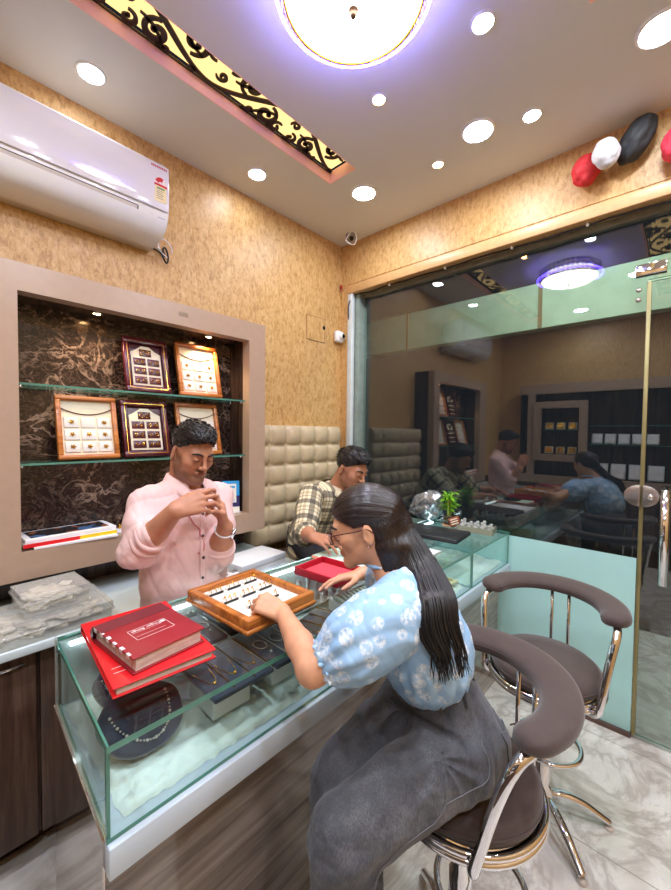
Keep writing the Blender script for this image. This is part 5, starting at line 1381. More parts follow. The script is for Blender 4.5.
HAIRP = [(.810, .475, 1.068), (.765, .42, 1.025), (.745, .380, .985), (.735, .345, .945)]
def woman():
    h = .0032
    hd = Head((.778, .611, 1.160), (-.55, .80, -.30), .02, .84)
    S = SDF((.50, .28, .74), (1.22, .96, 1.30), h)
    hd.build(S, True)
    side = np.array((-.80, -.58, 0)); fwd = np.array((-.58, .80, 0))
    nb = np.array((.808, .530, 1.035))
    S.cone(hd.w((0, -.022, -.055)), nb+np.array((.004, -.006, .0)), .046, .050, .03)
    S.loft([(.838, .464, .78), (.836, .466, .85), (.836, .474, .93), (.820, .508, .995), nb], [.085, .085, .096, .105, .055], [.060, .060, .068, .056, .044], [(-.55, -.83, 0), (-.6, -.8, 0), side, side, side], .02)
    Ls, Le, Lw = (.705, .462, .995), (.566, .580, .890), (.652, .782, .912)
    Rs, Re, Rw = (.915, .612, .995), (1.125, .735, .912), (1.008, .802, .922)
    S.chain([Ls, Le], [.044, .036], .02); S.chain([Le, tuple(np.array(Le)*.6+np.array(Lw)*.4), Lw], [.034, .032, .0215], .012)
    S.chain([Rs, Re], [.044, .036], .02); S.chain([Re, tuple(np.array(Re)*.6+np.array(Rw)*.4), Rw], [.036, .034, .0225], .012)
    t1 = hand(S, Lw, (-.30, .86, .26), (.25, .42, -.87), 1, .86, [(.75, .95, .5), (.85, .95, .5), (.95, 1.0, .5), (1.05, 1.0, .5)], thumb=[(.62, .55, .55), (.80, -.05, .60), (.80, -.25, .50)])
    t2 = hand(S, Rw, (-.90, .40, -.05), (-.05, -.30, -.95), -1, .88, [(.10, .20, .18), (.14, .24, .20), (.20, .30, .22), (.28, .34, .25)], spread=(.16, .04, -.06, -.18), thumb=[(.70, .62, .25), (.90, .25, .30), (.95, .12, .25)])
    V, F = S.mesh(); V = relax(V, F, 1, .4)
    mk = nail_marks(V, face_marks(V, hd, 0), t1+t2)
    o = to_obj('person', V, F, SK_WOM, None, {'mark': mk}); tag(o, 'woman in pale blue floral blouse and dark jeans, leaning from a stool over the counter', 'person')
    hd.eyes(o)
    # blouse
    S = SDF((.50, .26, .72), (1.08, .80, 1.09), .0034)
    S.loft([(.836, .465, .826), (.836, .465, .852), (.836, .466, .888), (.830, .480, .94), (.820, .506, .998), (.810, .526, 1.030)], [.112, .127, .129, .122, .128, .082], [.086, .102, .106, .096, .078, .060], [(-.55, -.83, 0), (-.55, -.83, 0), (-.6, -.8, 0), side, side, side], .02)
    S.chain([(.735, .482, .990), (.700, .484, .980), (.656, .508, .952), (.626, .530, .930), (.606, .548, .914)], [.056, .070, .074, .064, .046], .03)
    S.chain([(.895, .600, .990), (.945, .632, .970), (.990, .660, .950), (1.020, .672, .935)], [.060, .074, .074, .048], .03)
    S.ell(hd.w((0, -.030, -.125)), (.078, .074, .040), hd.A, .01, True)   # neckline
    dcut = nz(np.array((.566, .580, .890))-np.array((.705, .462, .995)))
    V, F = S.mesh(); V = relax(V, F, 2, .5)
    N = vnormals(V, F)
    c0 = np.array((.606, .548, .912)); q = V-c0; al = q@dcut; ph = np.arctan2(q@nz(np.cross(dcut, (0, 0, 1))), q@np.cross(nz(np.cross(dcut, (0, 0, 1))), dcut))
    g = np.exp(-((al+.02)/.045)**2)*(np.linalg.norm(q, axis=1) < .12)
    V = V+N*(g*.004*np.sin(ph*13))[:, None]
    hemz = .840-.10*((V-np.array((.836, .465, .85)))@np.array((.89, -.46, 0)))
    gh = np.exp(-((V[:, 2]-hemz)/.030)**2); pa = np.arctan2(V[:, 1]-.465, V[:, 0]-.836); V = V+N*(gh*.0045*np.sin(pa*22))[:, None]
    N = vnormals(V, F); V = V+N*(.0045*waves(V, 34, 3, 5, True, (1, 1, 1.7))+.0038*creases(V, 38, 31, 5, .32, (1, 1, 1.4))+.0014*creases(V, 95, 32, 4, .4)+.003)[:, None]
    bl = to_obj('blouse', V, F, floral(), o); bvb = bvh_of(V, F)
    # frilled cuff of the near sleeve
    rs = np.random.RandomState(1); cuffc = c0+dcut*.008; u = nz(np.cross(dcut, (0, 0, 1))); v = np.cross(u, dcut); b = MB(); rows = []
    for j, (dl, rr, am) in enumerate(((-.012, .044, .001), (.0, .0425, .002), (.010, .045, .005), (.020, .048, .008))):
        rows.append([b.bm.verts.new(Vector(cuffc+dcut*(dl+.003*math.sin(7*a+j))+(u*math.cos(a)+v*math.sin(a))*(rr+am*math.sin(15*a+.4*j)))) for a in [2*PI*k/90 for k in range(90)]])
    for A, B in zip(rows, rows[1:]):
        for k in range(90): f = b.bm.faces.new((A[k], A[(k+1) % 90], B[(k+1) % 90], B[k])); f.smooth = True
    b.build('cuff_frill', bpy.data.materials['floral_blouse'], bl)
    b = MB(); P = [hd.w((.066*math.cos(a), -.032+.062*math.sin(a), -.120+.012*math.sin(a))) for a in [2*PI*k/40 for k in range(40)]]
    b.tube(P, .005, 6, True); b.build('neck_piping', bpy.data.materials['floral_blouse'], bl)
    # jeans
    S = SDF((.36, .22, -.02), (1.10, .86, .84), .0042)
    pf = nz((-.89, .46, 0)); pl = np.array((-pf[1], pf[0], 0))
    P0 = np.array((.868, .432, .680))
    S.loft([P0+(.002, -.002, -.02), P0+(0, 0, .04), (.846, .456, .800), (.838, .464, .850)], [.142, .136, .108, .104], [.112, .106, .084, .079], [pl]*4, .03)
    for sg in (1, -1): S.ell(P0+pl*sg*.066-pf*.036+np.array((0, 0, -.008)), (.080, .086, .080), None, .04)
    Lh, Lk, La = P0+pl*.082+pf*.02, np.array((.572, .492, .580)), np.array((.590, .440, .05))
    Rh, Rk, Ra = P0-pl*.082+pf*.02, np.array((.655, .572, .592)), np.array((.690, .560, .05))
    for H, K, A_ in ((Lh, Lk, La), (Rh, Rk, Ra)):
        m1 = H*.55+K*.45; S.chain([H, m1, K], [.098, .084, .074], .012); mid = K*.5+A_*.5
        S.chain([K+(0, 0, -.01), K*.75+A_*.25+pf*.004, mid, A_], [.074, .076, .080, .086], .012)
    up_ = np.array((0, 0, 1.))
    S.cone(P0+pf*.125+up_*.035, P0+pl*.150+pf*.075+up_*.010, .010, .007, .018, True); S.cone(P0+pf*.11+up_*.06, P0+pl*.14+pf*.06+up_*.075, .006, .004, .016, True)
    S.cone(P0+pf*.12+up_*.03, (Lk+Rk)/2+pf*.02+up_*.075, .012, .016, .02, True)
    V, F = S.mesh(); V = relax(V, F, 1, .5); N = vnormals(V, F)
    hipc = P0+pl*.06+pf*.10+np.array((0, 0, .05)); dd = np.linalg.norm(V-hipc, axis=1); fold = np.exp(-(dd/.13)**2)
    # creases fan out from the hip and ring the back of the knees
    axd = nz(Lk-Lh); an = np.arctan2((V-hipc)@np.cross(pl, axd), (V-hipc)@axd)
    V = V+N*(fold*.0050*np.sin(an*11+14*dd)*smooth01(dd, .05, .11))[:, None]
    for K in (Lk, Rk):
        kd = np.linalg.norm(V-(K+np.array((0, 0, -.07))-pf*.05), axis=1); V = V+N*(np.exp(-(kd/.10)**2)*.007*np.sin((V[:, 2]+.35*((V-K)@pf))*110))[:, None]
    N = vnormals(V, F); V = V+N*(.0055*waves(V, 25, 5, 5, True, (1, 1, .6))+.0055*creases(V, 30, 21, 5, .30, (1, 1, .7))+.0020*creases(V, 75, 22, 4, .35)+.0015*waves(V, 70, 9, 5, True))[:, None]
    jeans = to_obj('jeans', V, F, denim(), o); bv = bvh_of(V, F)
    stitch = simple('grey_thread', (112, 112, 116), .7)
    # waistband, belt loops, back pocket and side seam
    b = MB(); P = [Vector((.839, .463, .838))+Vector(pl)*.109*math.cos(a)+Vector(pf)*.083*math.sin(a) for a in [2*PI*k/60 for k in range(60)]]
    P = [p+Vector((0, 0, .0)) for p in P]; rows = [[b.bm.verts.new(p*1.0+Vector(((p.x-.839)*.03, (p.y-.463)*.03, dz))) for p in P] for dz in (-.018, .014)]
    rows2 = [[b.bm.verts.new(Vector(((v.co.x-.839)*.95+.839, (v.co.y-.463)*.95+.463, v.co.z))) for v in r] for r in rows]
    for A, B in ((rows[0], rows[1]), (rows[1], rows2[1]), (rows2[1], rows2[0]), (rows2[0], rows[0])):
        for k in range(60): f = b.bm.faces.new((A[k], A[(k+1) % 60], B[(k+1) % 60], B[k])); f.smooth = True
    b.build('waistband', bpy.data.materials['faded_black_denim'], jeans)
    for a in (.35, -.35, -1.1, 1.5, 2.6):
        d = Vector(pl)*math.cos(a)*.1135+Vector(pf)*math.sin(a)*.0875; c = Vector((.839, .463, 0))+d; b = MB(); b.tube([on_surface(bv, c+Vector((0, 0, .788)), .001), on_surface(bv, c+Vector((0, 0, .812)), .005), c+Vector((0, 0, .835))+d*.01, c+Vector((0, 0, .850))-d*.02], .0055, 8, flat=.5); b.build('belt_loop', bpy.data.materials['faded_black_denim'], jeans)
    def line(name, pts, r, mat, off=.001):
        b = MB(); b.tube([on_surface(bv, p, off) for p in spline(pts, 8)], r, 5); return b.build(name, mat, jeans)
    sd = P0+pl*.20
    line('side_seam', [P0+pl*.17+(0, 0, .10), P0+pl*.19+pf*.01+(0, 0, .02), P0+pl*.20+pf*.10+(0, 0, -.02), Lk+pl*.10-pf*.04+(0, 0, -.03)], .0010, stitch)
    b = MB(); n = 9; G = []
    pc = P0+pl*.13-pf*.13+np.array((0, 0, .035)); pu = nz(pl*.75+pf*.66); 
    for j in range(n):
        G.append([])
        for i in range(n):
            x, y = (i/(n-1)-.5)*.10, (j/(n-1)-.62)*.115
            if y < -.045: x *= 1-.35*((-.045-y)/.03)
            G[-1].append(b.bm.verts.new(on_surface(bv, pc+pu*x+np.array((0, 0, y)), .0025)))
    for j in range(n-1):
        for i in range(n-1): f = b.bm.faces.new((G[j][i], G[j][i+1], G[j+1][i+1], G[j+1][i])); f.smooth = True
    bord = [v.co.copy() for v in G[0]]+[r[-1].co.copy() for r in G[1:]]+[v.co.copy() for v in G[-1][::-1][1:]]+[r[0].co.copy() for r in G[::-1][1:-1]]
    pk = b.build('back_pocket', bpy.data.materials['faded_black_denim'], jeans)
    b = MB(); b.tube(bord, .0010, 5, True); b.build('pocket_stitching', stitch, jeans)
    shoe = simple('dark_shoe', (40, 36, 36), .5)
    for A_ in (La, Ra):
        S = SDF((A_[0]-.22, A_[1]-.14, -.01), (A_[0]+.10, A_[1]+.22, .14), .004); c = A_+np.array((0, 0, 0)); c[2] = .036
        S.cone(c+(.02, -.01, 0), c+pf*.15+(0, 0, -.008), .036, .030, .02); S.cone(c+(.0, 0, .05), c, .036, .036, .03); S.half((0, 0, .001), (0, 0, 1), .004)
        V, F = S.mesh(); to_obj('shoe', V, F, shoe, o)
    # hair: pulled back from the brow to a clip, then falling down the back
    S = SDF((.62, .30, .76), (1.02, .76, 1.30), .0032)
    q = hd.s; E = lambda c, r, k=.02, neg=False: S.ell(hd.w(c), np.array(r)*q, hd.A, k*q, neg)
    E((0, -.014, .040), (.082, .104, .089)); E((0, -.065, .010), (.064, .052, .064), .03)
    S.half(hd.w((0, .0, -.006)), hd.A[2]*.80-hd.A[1]*.58, .006)
    for sx in (-1, 1): S.ell(hd.w((sx*.080, .004, -.030)), (.022, .036, .040), hd.A, .010, True)
    clip = hd.w((0, -.108, -.010))
    S.chain([hd.w((0, -.085, .02)), clip], [.045, .026], .03)
    ch = [np.array(clip)]+[np.array(on_surface(bvb, p, .012)) for p in HAIRP]; HW = nz(np.cross(ch[-1]-ch[0], (-.75, -.6, .25)))
    S.loft([np.array(p) for p in ch], [.022, .034, .040, .030, .006], [.018, .020, .020, .014, .004], [HW]*5, .02)
    S.loft([hd.w((-.052, -.052, -.02)), hd.w((-.060, -.060, -.07)), (.776, .520, 1.040), (.758, .510, .995), (.750, .508, .955)], [.026, .030, .022, .014, .004], [.020, .018, .014, .010, .004], [hd.A[1]]*5, .02)
    V, F = S.mesh(); V = relax(V, F, 2, .5)
    cl = np.array(clip); flow = nz(np.array(ch[-1])-cl)
    def strands(V):
        L = hd.loc(V); pole = nz((0, -.95, -.25)); a = nz(np.cross(pole, (1, 0, 0))); b_ = np.cross(pole, a); ang = np.arctan2(L@a, L@b_); hh = L@pole
        A1 = np.stack([np.cos(ang)*30, np.sin(ang)*30, hh*9], 1)
        t = (V-cl)@flow; u = (V-cl)@HW; w = (V-cl)@np.cross(flow, HW); A2 = np.stack([u*430, w*260, t*16], 1)
        m = smooth01((V-cl)@np.array((-.25, -.55, -.80)), .0, .03)[:, None]; return A1*(1-m)+A2*m
    def groove(V, N):
        st = strands(V); return V+N*(.0016*waves(st*.16, 6, 2, 6, True))[:, None]
    V = groove(V, vnormals(V, F))
    hair = to_obj('hair', V, F, MT['hair_w'], o, {'strand': strands(V)})
    # loose locks over the fall of hair
    rn = random.Random(3); b = MB()
    for k in range(230):
        o1 = rn.uniform(-1, 1); d1 = rn.uniform(.6, 1.12); P = []
        wd = [.020, .034, .042, .040, .030]; dp = [.016, .020, .020, .019, .014]; end = rn.uniform(.72, 1.10); sway = rn.uniform(-.006, .006)
        sd_ = HW; fr = nz(np.cross(sd_, flow)); 
        if fr@np.array((-.75, -.6, .25)) < 0: fr = -fr
        for i, p in enumerate(ch):
            a = o1*1.35; P.append(Vector(np.array(p)+sd_*wd[i]*math.sin(a)*1.0+fr*dp[i]*math.cos(a)*d1+sd_*sway*i*.5))
        P = spline(P, 4); P = P[:max(8, int(len(P)*min(1, end)))]; m = len(P)
        if end > .98:
            for q in range(3): P.append(P[-1]+Vector(flow)*.010*(end-.5)*1.3+Vector((rn.uniform(-.004, .004), rn.uniform(-.004, .004), -.010))); m += 1
        b.tube(P, [.0030*min(1, .4+3*i/m)*(1-.85*(i/(m-1))**3) for i in range(m)], 5)
    for k in range(26):
        x = rn.uniform(-.010, .010); P = [hd.w((-.056+x*.6, -.050+x, -.03)), hd.w((-.064+x*.5, -.058+x*1.5, -.08)), (.772+x, .518+x, 1.035), (.755+x*1.4, .510-x, .985), (.746+x*1.8, .508-x, .940+rn.uniform(-.02, .02))]
        P = spline(P, 5); m = len(P); b.tube(P, [.0026*(1-.8*(i/(m-1))**2) for i in range(m)], 5)
    b.build('loose_locks', MT['hairblack'], hair)
    b = MB()
    for k in range(9): a = 2*PI*k/9; b.ball(Vector(clip)+Vector(hd.A[0]*.020*math.cos(a)+hd.A[2]*.020*math.sin(a)-hd.A[1]*.004), .0085, sub=1)
    b.build('hair_clip', simple('mauve_scrunchie', (140, 110, 118), .6, var=.3, scale=80), o)
    # glasses and ear stud
    M = Matrix(((hd.A[0][0], hd.A[1][0], hd.A[2][0], hd.c[0]), (hd.A[0][1], hd.A[1][1], hd.A[2][1], hd.c[1]), (hd.A[0][2], hd.A[1][2], hd.A[2][2], hd.c[2]), (0, 0, 0, 1))) @ Matrix.Scale(hd.s, 4)
    fr = simple('dark_red_frame', (74, 28, 34), .25)
    g = MB()
    for sx in (-1, 1):
        g.tube([M @ Vector((sx*.034+.0235*math.copysign(abs(math.cos(a))**.7, math.cos(a)), .112-.06*abs(abs(math.cos(a))*.024)+(-.012 if sx*math.cos(a) > .3 else 0), -.004+.0175*math.copysign(abs(math.sin(a))**.7, math.sin(a)))) for a in [2*PI*k/28 for k in range(28)]], .0015, 6, True)
        g.tube(spline([M @ Vector((sx*.0575, .100, .006)), M @ Vector((sx*.072, .075, .008)), M @ Vector((sx*.080, .02, .006)), M @ Vector((sx*.081, -.012, .006)), M @ Vector((sx*.080, -.030, -.012))], 5), .0014, 6)
    g.tube([M @ Vector((-.011, .111, .004)), M @ Vector((0, .115, .007)), M @ Vector((.011, .111, .004))], .0015, 6); gl = g.build('glasses', fr, o)
    for sx in (-1, 1):
        b = MB(); b.lathe([(0, 0), (.023, 0), (.023, .0008), (0, .0008)], (0, 0, 0), 24, M @ Matrix.Translation((sx*.034, .109, -.004)) @ Matrix.Rotation(PI/2, 4, 'X') @ Matrix.Diagonal((1, .76, 1, 1))); b.build('lens', MT['clearplastic'], gl)
    b = MB()
    for sx in (-1, 1): b.ball(M @ Vector((sx*.083, -.004, -.043)), .0028)
    b.build('ear_stud', MT['chrome'], o)
woman()

def hair_tufts(hair, hd, V, N, n, seed, length, lift):
    # short separate locks over the crown and along the hairline
    rn = random.Random(seed); L = hd.loc(V); ok = np.argwhere(L[:, 2] > .035)[:, 0]; b = MB()
    for _ in range(n):
        i = ok[rn.randrange(len(ok))]; p = V[i]; nn = N[i]; t = hd.A[1]*1.0+hd.A[0]*rn.uniform(-.2, .45)+hd.A[2]*.1; t = nz(t-nn*(t@nn)); ln = length*rn.uniform(.6, 1.25)
        P = [p-nn*.003, p+t*ln*.45+nn*ln*lift*.6, p+t*ln+nn*ln*lift*rn.uniform(.2, 1.0)]
        b.tube(spline(P, 4), [.0026*(1-.8*(k/8)**1.5) for k in range(9)], 5)
    b.build('hair_locks', MT['hair_m2'], hair)
MT['hair_m2'] = simple('man_hair_locks', (30, 27, 27), .42, var=.4, scale=300)
def short_hair(o, hd, quiff, seed, plane_d=0.0):
    S = SDF(hd.c-.16, hd.c+.17, .003); q = hd.s; E = lambda c, r, k=.02, neg=False: S.ell(hd.w(c), np.array(r)*q, hd.A, k*q, neg)
    E((0, -.014, .042), (.0775, .099, .088)); E((0, .024, .092), (.058, .064, .028+.010*quiff), .03)
    if quiff: E((.016, .066, .092), (.046, .036, .022), .025)
    S.half(hd.w((0, 0, .010+plane_d)), hd.A[2]*.80-hd.A[1]*.62, .006)
    for sx in (-1, 1): S.ell(hd.w((sx*.080, -.008, -.022)), np.array((.030, .030, .036)), hd.A, .008, True)
    V, F = S.mesh(); V = relax(V, F, 1, .5); N = vnormals(V, F); L = hd.loc(V)
    top = smooth01(L[:, 2], .03, .09)
    st = np.stack([L[:, 0]*150+20*L[:, 1], L[:, 1]*38, L[:, 2]*60], 1)
    V = V+N*((.001+.0042*top)*waves(st, .9, seed, 7, True)+.0012*waves(V, 260, seed+1, 5))[:, None]
    h = to_obj('hair', V, F, MT['hair_m'], o, {'strand': st*.8}); hair_tufts(h, hd, V, vnormals(V, F), 420, seed, .022, .22); return h
def collar(o, hd, nb, fwd, mat, name='collar'):
    # two folded flaps round the neck, open at the front
    b = MB(); f = nz((fwd[0], fwd[1], 0)); r = np.cross(f, (0, 0, 1)); nb = np.array(nb); n = 36; rows = []
    for k in range(n+1):
        a = .42+(2*PI-.84)*k/n; d = f*math.cos(a)+r*math.sin(a); fr = max(0, math.cos(a)); tip = fr**3
        zf = -.030*fr
        rows.append([b.bm.verts.new(Vector(nb+d*rr*(1.0)+np.array((0, 0, zz+zf)))) for rr, zz in ((.054, .002), (.056, .038), (.062, .043), (.074+.022*tip, .018-.022*tip), (.078+.026*tip, .004-.030*tip), (.074+.022*tip, .001-.028*tip))])
    for A, B in zip(rows, rows[1:]):
        for i in range(5): fc = b.bm.faces.new((A[i], B[i], B[i+1], A[i+1])); fc.smooth = True
    c = b.build(name, mat, o); md = c.modifiers.new('t', 'SOLIDIFY'); md.thickness = .003; return c

def man_in_pink():
    h = .0032; hd = Head((.646, 1.272, 1.326), (.06, -.93, -.34), .05, .83)
    S = SDF((.38, 1.0, .76), (.92, 1.48, 1.49), h); hd.build(S)
    nb = np.array((.645, 1.325, 1.205)); side = np.array((1, -.05, 0))
    S.cone(hd.w((0, -.026, -.060)), nb, .052, .056, .03)
    S.loft([(.64, 1.32, .78), (.64, 1.32, .95), (.645, 1.325, 1.09), (.647, 1.33, 1.14), nb], [.12, .115, .12, .105, .06], [.075, .07, .075, .055, .05], [side]*5, .02)
    Rs, Re, Rw = (.505, 1.330, 1.160), (.462, 1.262, 1.020), (.520, 1.135, 1.158)
    Ls, Le, Lw = (.785, 1.330, 1.150), (.716, 1.222, .965), (.692, 1.135, 1.078)
    for a, b_, c in ((Rs, Re, Rw), (Ls, Le, Lw)):
        S.chain([a, b_], [.034, .036], .02); S.chain([b_, tuple(np.array(b_)*.6+np.array(c)*.4), c], [.038, .040, .026], .012)
    t1 = hand(S, Rw, (.86, -.34, .26), (.15, .80, -.45), -1, .92, [(.35, .55, .35), (.45, .65, .4), (.6, .7, .45), (.75, .8, .5)], thumb=[(.75, .45, .55), (.92, .15, .35), (.95, 0, .3)])
    t2 = hand(S, Lw, (-.30, -.22, .86), (-.75, .25, .05), 1, .90, [(.35, .60, .35), (.50, .65, .4), (.65, .7, .45), (.8, .8, .5)], thumb=[(.75, .40, .55), (.92, .12, .40), (.95, 0, .3)])
    V, F = S.mesh(); V = relax(V, F, 1, .4)
    o = to_obj('person', V, F, SK_MAN, None, {'mark': nail_marks(V, face_marks(V, hd, .75), t1+t2)}); tag(o, 'bearded man in a pale pink shirt standing behind the counter with both hands raised', 'person')
    hd.eyes(o); short_hair(o, hd, 1, 4)
    pink = cloth('pink_shirt', (232, 196, 192), .04, .7)
    S = SDF((.36, 1.08, .74), (.93, 1.48, 1.26), .0036)
    S.loft([(.638, 1.315, .775), (.640, 1.315, .88), (.642, 1.318, 1.0), (.645, 1.322, 1.10), (.647, 1.328, 1.160), (.648, 1.326, 1.215)], [.152, .150, .150, .150, .134, .064], [.112, .108, .106, .104, .080, .058], [side]*6, .02)
    def lerp(a, b, t): return tuple(np.array(a)*(1-t)+np.array(b)*t)
    S.chain([Rs, lerp(Rs, Re, .5), Re, lerp(Re, Rw, .36)], [.050, .051, .052, .049], .03); S.chain([Ls, lerp(Ls, Le, .5), Le, lerp(Le, Lw, .30)], [.050, .051, .052, .049], .03)
    S.ell(nb+np.array((.01, -.03, .03)), (.060, .062, .045), None, .01, True)
    V, F = S.mesh(); V = relax(V, F, 2, .5); N = vnormals(V, F)
    V = V+N*(.005*waves(V, 27, 12, 5, True, (1.2, 1, .7))+.0052*creases(V, 32, 41, 6, .30, (1.2, 1, .7))+.0018*creases(V, 85, 42, 4, .4)+.002)[:, None]
    sh = to_obj('shirt', V, F, pink, o); bv = bvh_of(V, F); collar(sh, hd, nb, (.15, -1, 0), pink)
    b = MB(); P = [on_surface(bv, (.655-.012*q, 1.215-.02*q, 1.165-.385*q), .002) for q in [k/16 for k in range(17)]]; b.tube(P, .010, 8, flat=.25); b.build('placket', pink, sh)
    for z in (1.12, 1.045, .97, .90, .84):
        b = MB(); p = on_surface(bv, (.655-.012*(1.165-z)/.385, 1.200, z), .0035); b.ball(p, .0055, sc=(1, .6, 1), sub=2); b.build('shirt_button', simple('dark_button', (70, 62, 66), .3) if 'dark_button' not in bpy.data.materials else bpy.data.materials['dark_button'], sh)
    for a, c, t in ((Re, Rw, .36), (Le, Lw, .30)):
        d = nz(np.array(c)-np.array(a)); p = np.array(lerp(a, c, t)); b = MB(); u = nz(np.cross(d, (0, 0, 1))); v = np.cross(u, d)
        for j, (dl, rr) in enumerate(((-.030, .053), (-.004, .052))): b.tube([Vector(p+d*(dl+.004*math.sin(3*a_))+(u*math.cos(a_)+v*math.sin(a_))*(rr-.006)) for a_ in [2*PI*k/30 for k in range(30)]], .009, 8, True)
        b.build('rolled_cuff', pink, sh)
    b = MB(); P = [hd.w((-.06, -.02, -.11)), (.600, 1.235, 1.16), (.612, 1.205, 1.10), (.640, 1.200, 1.06), (.650, 1.200, 1.00), (.630, 1.205, .985)]
    b.tube([on_surface(bv, p, .003) for p in spline(P, 6)], .0016, 5); b.build('red_earphone_cord', simple('red_cord', (190, 60, 70), .5), o)
    # watch on the left wrist
    wl = nz(np.array(Lw)-np.array(Le)); wp = np.array(Lw)-wl*.018; u = nz(np.cross(wl, (0, 1, 0))); v = np.cross(wl, u); b = MB()
    b.tube([Vector(wp+(u*math.cos(a)+v*math.sin(a))*.0285) for a in [2*PI*k/24 for k in range(24)]], .006, 8, True, flat=.4); w = b.build('watch', MT['white'], o)
    b = MB(); vv = nz(np.array((.55, -.75, -.1))-wl*(np.array((.55, -.75, -.1))@wl)); b.box((-.013, -.013, 0), (.013, .013, .009), .003, frame(Vector(wp+vv*.0275), Vector(wl), None, Vector(vv))); b.build('watch_case', MT['chrome'], w)
    # small ring he looks at
    c = np.mean([t1[0], t2[0]], 0)
    b = MB(); b.tube([Vector(c)+Vector((.007*math.cos(a), .002*math.sin(a), .007*math.sin(a)+.004)) for a in [2*PI*k/16 for k in range(16)]], .0015, 5, True); tag(b.build('finger_ring', MT['gold']), 'tiny ring held up between the fingertips of the man in pink', 'ring')
    S = SDF((.42, 1.16, -.01), (.86, 1.46, .84), .005); jn = cloth('blue_jeans', (40, 48, 66), .15)
    S.loft([(.64, 1.315, .70), (.64, 1.315, .815)], [.150, .146], [.110, .106], [side]*2, .02)
    for sx in (-1, 1): S.chain([(.64+sx*.075, 1.315, .72), (.64+sx*.085, 1.31, .42), (.64+sx*.09, 1.32, .05)], [.088, .066, .056], .03)
    V, F = S.mesh(); V = relax(V, F, 2, .5); V = V+vnormals(V, F)*(.004*waves(V, 26, 3, 5, True))[:, None]; to_obj('jeans', V, F, jn, o)
    for sx in (-1, 1):
        S = SDF((.64+sx*.09-.07, 1.12, -.01), (.64+sx*.09+.07, 1.42, .12), .004); S.cone((.64+sx*.09, 1.34, .036), (.64+sx*.10, 1.22, .030), .040, .034, .02); S.cone((.64+sx*.09, 1.32, .08), (.64+sx*.09, 1.32, .04), .034, .036, .03); S.half((0, 0, .001), (0, 0, 1), .004)
        V, F = S.mesh(); to_obj('shoe', V, F, bpy.data.materials['dark_shoe'], o)
man_in_pink()

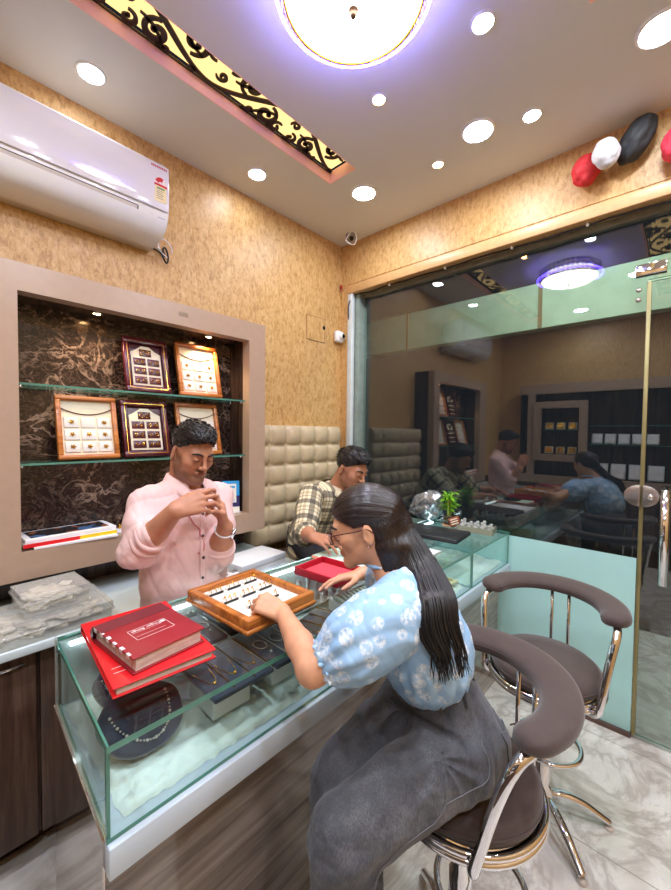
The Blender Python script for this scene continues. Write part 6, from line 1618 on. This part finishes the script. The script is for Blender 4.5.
def man_in_plaid():
    hd = Head((1.566, 1.325, 1.205), (.02, -.92, -.36), .05, .91)
    S = SDF((1.10, 1.0, .70), (1.90, 1.74, 1.33), .0045); hd.build(S)
    nb = np.array((1.555, 1.415, 1.085)); side = np.array((1, .06, 0))
    S.cone(hd.w((0, -.026, -.055)), nb, .050, .055, .03)
    S.loft([(1.56, 1.62, .74), (1.558, 1.57, .88), (1.556, 1.49, .99), (1.555, 1.45, 1.03), nb], [.13, .125, .13, .11, .06], [.08, .075, .075, .055, .05], [side]*5, .02)
    Rs, Re, Rw = (1.365, 1.425, 1.065), (1.240, 1.335, .920), (1.180, 1.215, .932)
    Ls, Le, Lw = (1.745, 1.445, 1.065), (1.740, 1.270, .915), (1.50, 1.155, .924)
    for a, b_, c in ((Rs, Re, Rw), (Ls, Le, Lw)):
        S.chain([a, b_], [.036, .037], .02); S.chain([b_, tuple(np.array(b_)*.6+np.array(c)*.4), c], [.040, .037, .026], .012)
    t1 = hand(S, Rw, (.05, -.95, -.02), (.35, -.15, -.9), -1, .92, [(.25, .4, .3), (.3, .45, .35), (.35, .5, .35), (.4, .5, .35)], thumb=[(.75, .50, .45), (.92, .15, .35), (.95, 0, .3)])
    t2 = hand(S, Lw, (-.93, -.35, -.02), (.1, -.2, -.95), 1, .92, [(.2, .4, .3), (.25, .4, .3), (.3, .45, .3), (.35, .5, .35)])
    V, F = S.mesh(); V = relax(V, F, 1, .4)
    o = to_obj('person', V, F, SK_MAN2, None, {'mark': nail_marks(V, face_marks(V, hd, .5), t1+t2)}); tag(o, 'dark-haired man in a cream and black plaid shirt seated on the tufted bench, head bowed', 'person')
    hd.eyes(o); short_hair(o, hd, 1, 9, -.004)
    pm = plaid(); S = SDF((1.10, 1.10, .66), (1.92, 1.78, 1.13), .0045)
    S.loft([(1.56, 1.615, .70), (1.56, 1.60, .80), (1.558, 1.56, .90), (1.556, 1.50, 1.00), (1.555, 1.452, 1.055), (1.555, 1.425, 1.085)], [.175, .170, .165, .170, .175, .088], [.135, .130, .118, .112, .090, .064], [side]*6, .02)
    def lerp(a, b, t): return tuple(np.array(a)*(1-t)+np.array(b)*t)
    S.chain([Rs, lerp(Rs, Re, .5), Re, lerp(Re, Rw, .25)], [.066, .062, .056, .048], .03); S.chain([Ls, lerp(Ls, Le, .5), Le, lerp(Le, Lw, .25)], [.066, .062, .056, .048], .03)
    S.ell(nb+np.array((0, -.03, .03)), (.060, .062, .045), None, .01, True)
    V, F = S.mesh(); V = relax(V, F, 2, .5); uv = bone_uv(V, [((1.56, 1.62, .70), (1.555, 1.42, 1.09), .16, (1, 0, 0)), (Rs, Re, .062, (0, 1, 0)), (Re, Rw, .055, (0, 1, 0)), (Ls, Le, .062, (0, 1, 0)), (Le, Lw, .055, (0, 1, 0))])
    N = vnormals(V, F); V = V+N*(.004*waves(V, 26, 31, 5, True)+.004*creases(V, 32, 51, 5, .3)+.002)[:, None]
    sh = to_obj('shirt', V, F, pm, o, {'cloth': uv}); c = collar(sh, hd, nb, (-.05, -1, 0), cloth('cream_collar', (224, 212, 178), .05))
    tr = cloth('dark_trousers', (46, 46, 54), .12); S = SDF((1.28, 1.16, -.01), (1.84, 1.80, .86), .0055)
    S.loft([(1.56, 1.62, .765), (1.56, 1.615, .84)], [.165, .160], [.125, .118], [side]*2, .02)
    for sx in (-1, 1): S.chain([(1.56+sx*.085, 1.60, .775), (1.56+sx*.11, 1.315, .60), (1.56+sx*.11, 1.33, .06)], [.082, .068, .055], .03)
    V, F = S.mesh(); V = relax(V, F, 2, .5); to_obj('trousers', V, F, tr, o)
    for sx in (-1, 1):
        x = 1.56+sx*.11; S = SDF((x-.07, 1.17, -.01), (x+.07, 1.42, .12), .004); S.cone((x, 1.35, .036), (x, 1.245, .030), .040, .034, .02); S.cone((x, 1.33, .08), (x, 1.33, .04), .034, .036, .03); S.half((0, 0, .001), (0, 0, 1), .004)
        V, F = S.mesh(); to_obj('shoe', V, F, bpy.data.materials['dark_shoe'], o)
man_in_plaid()
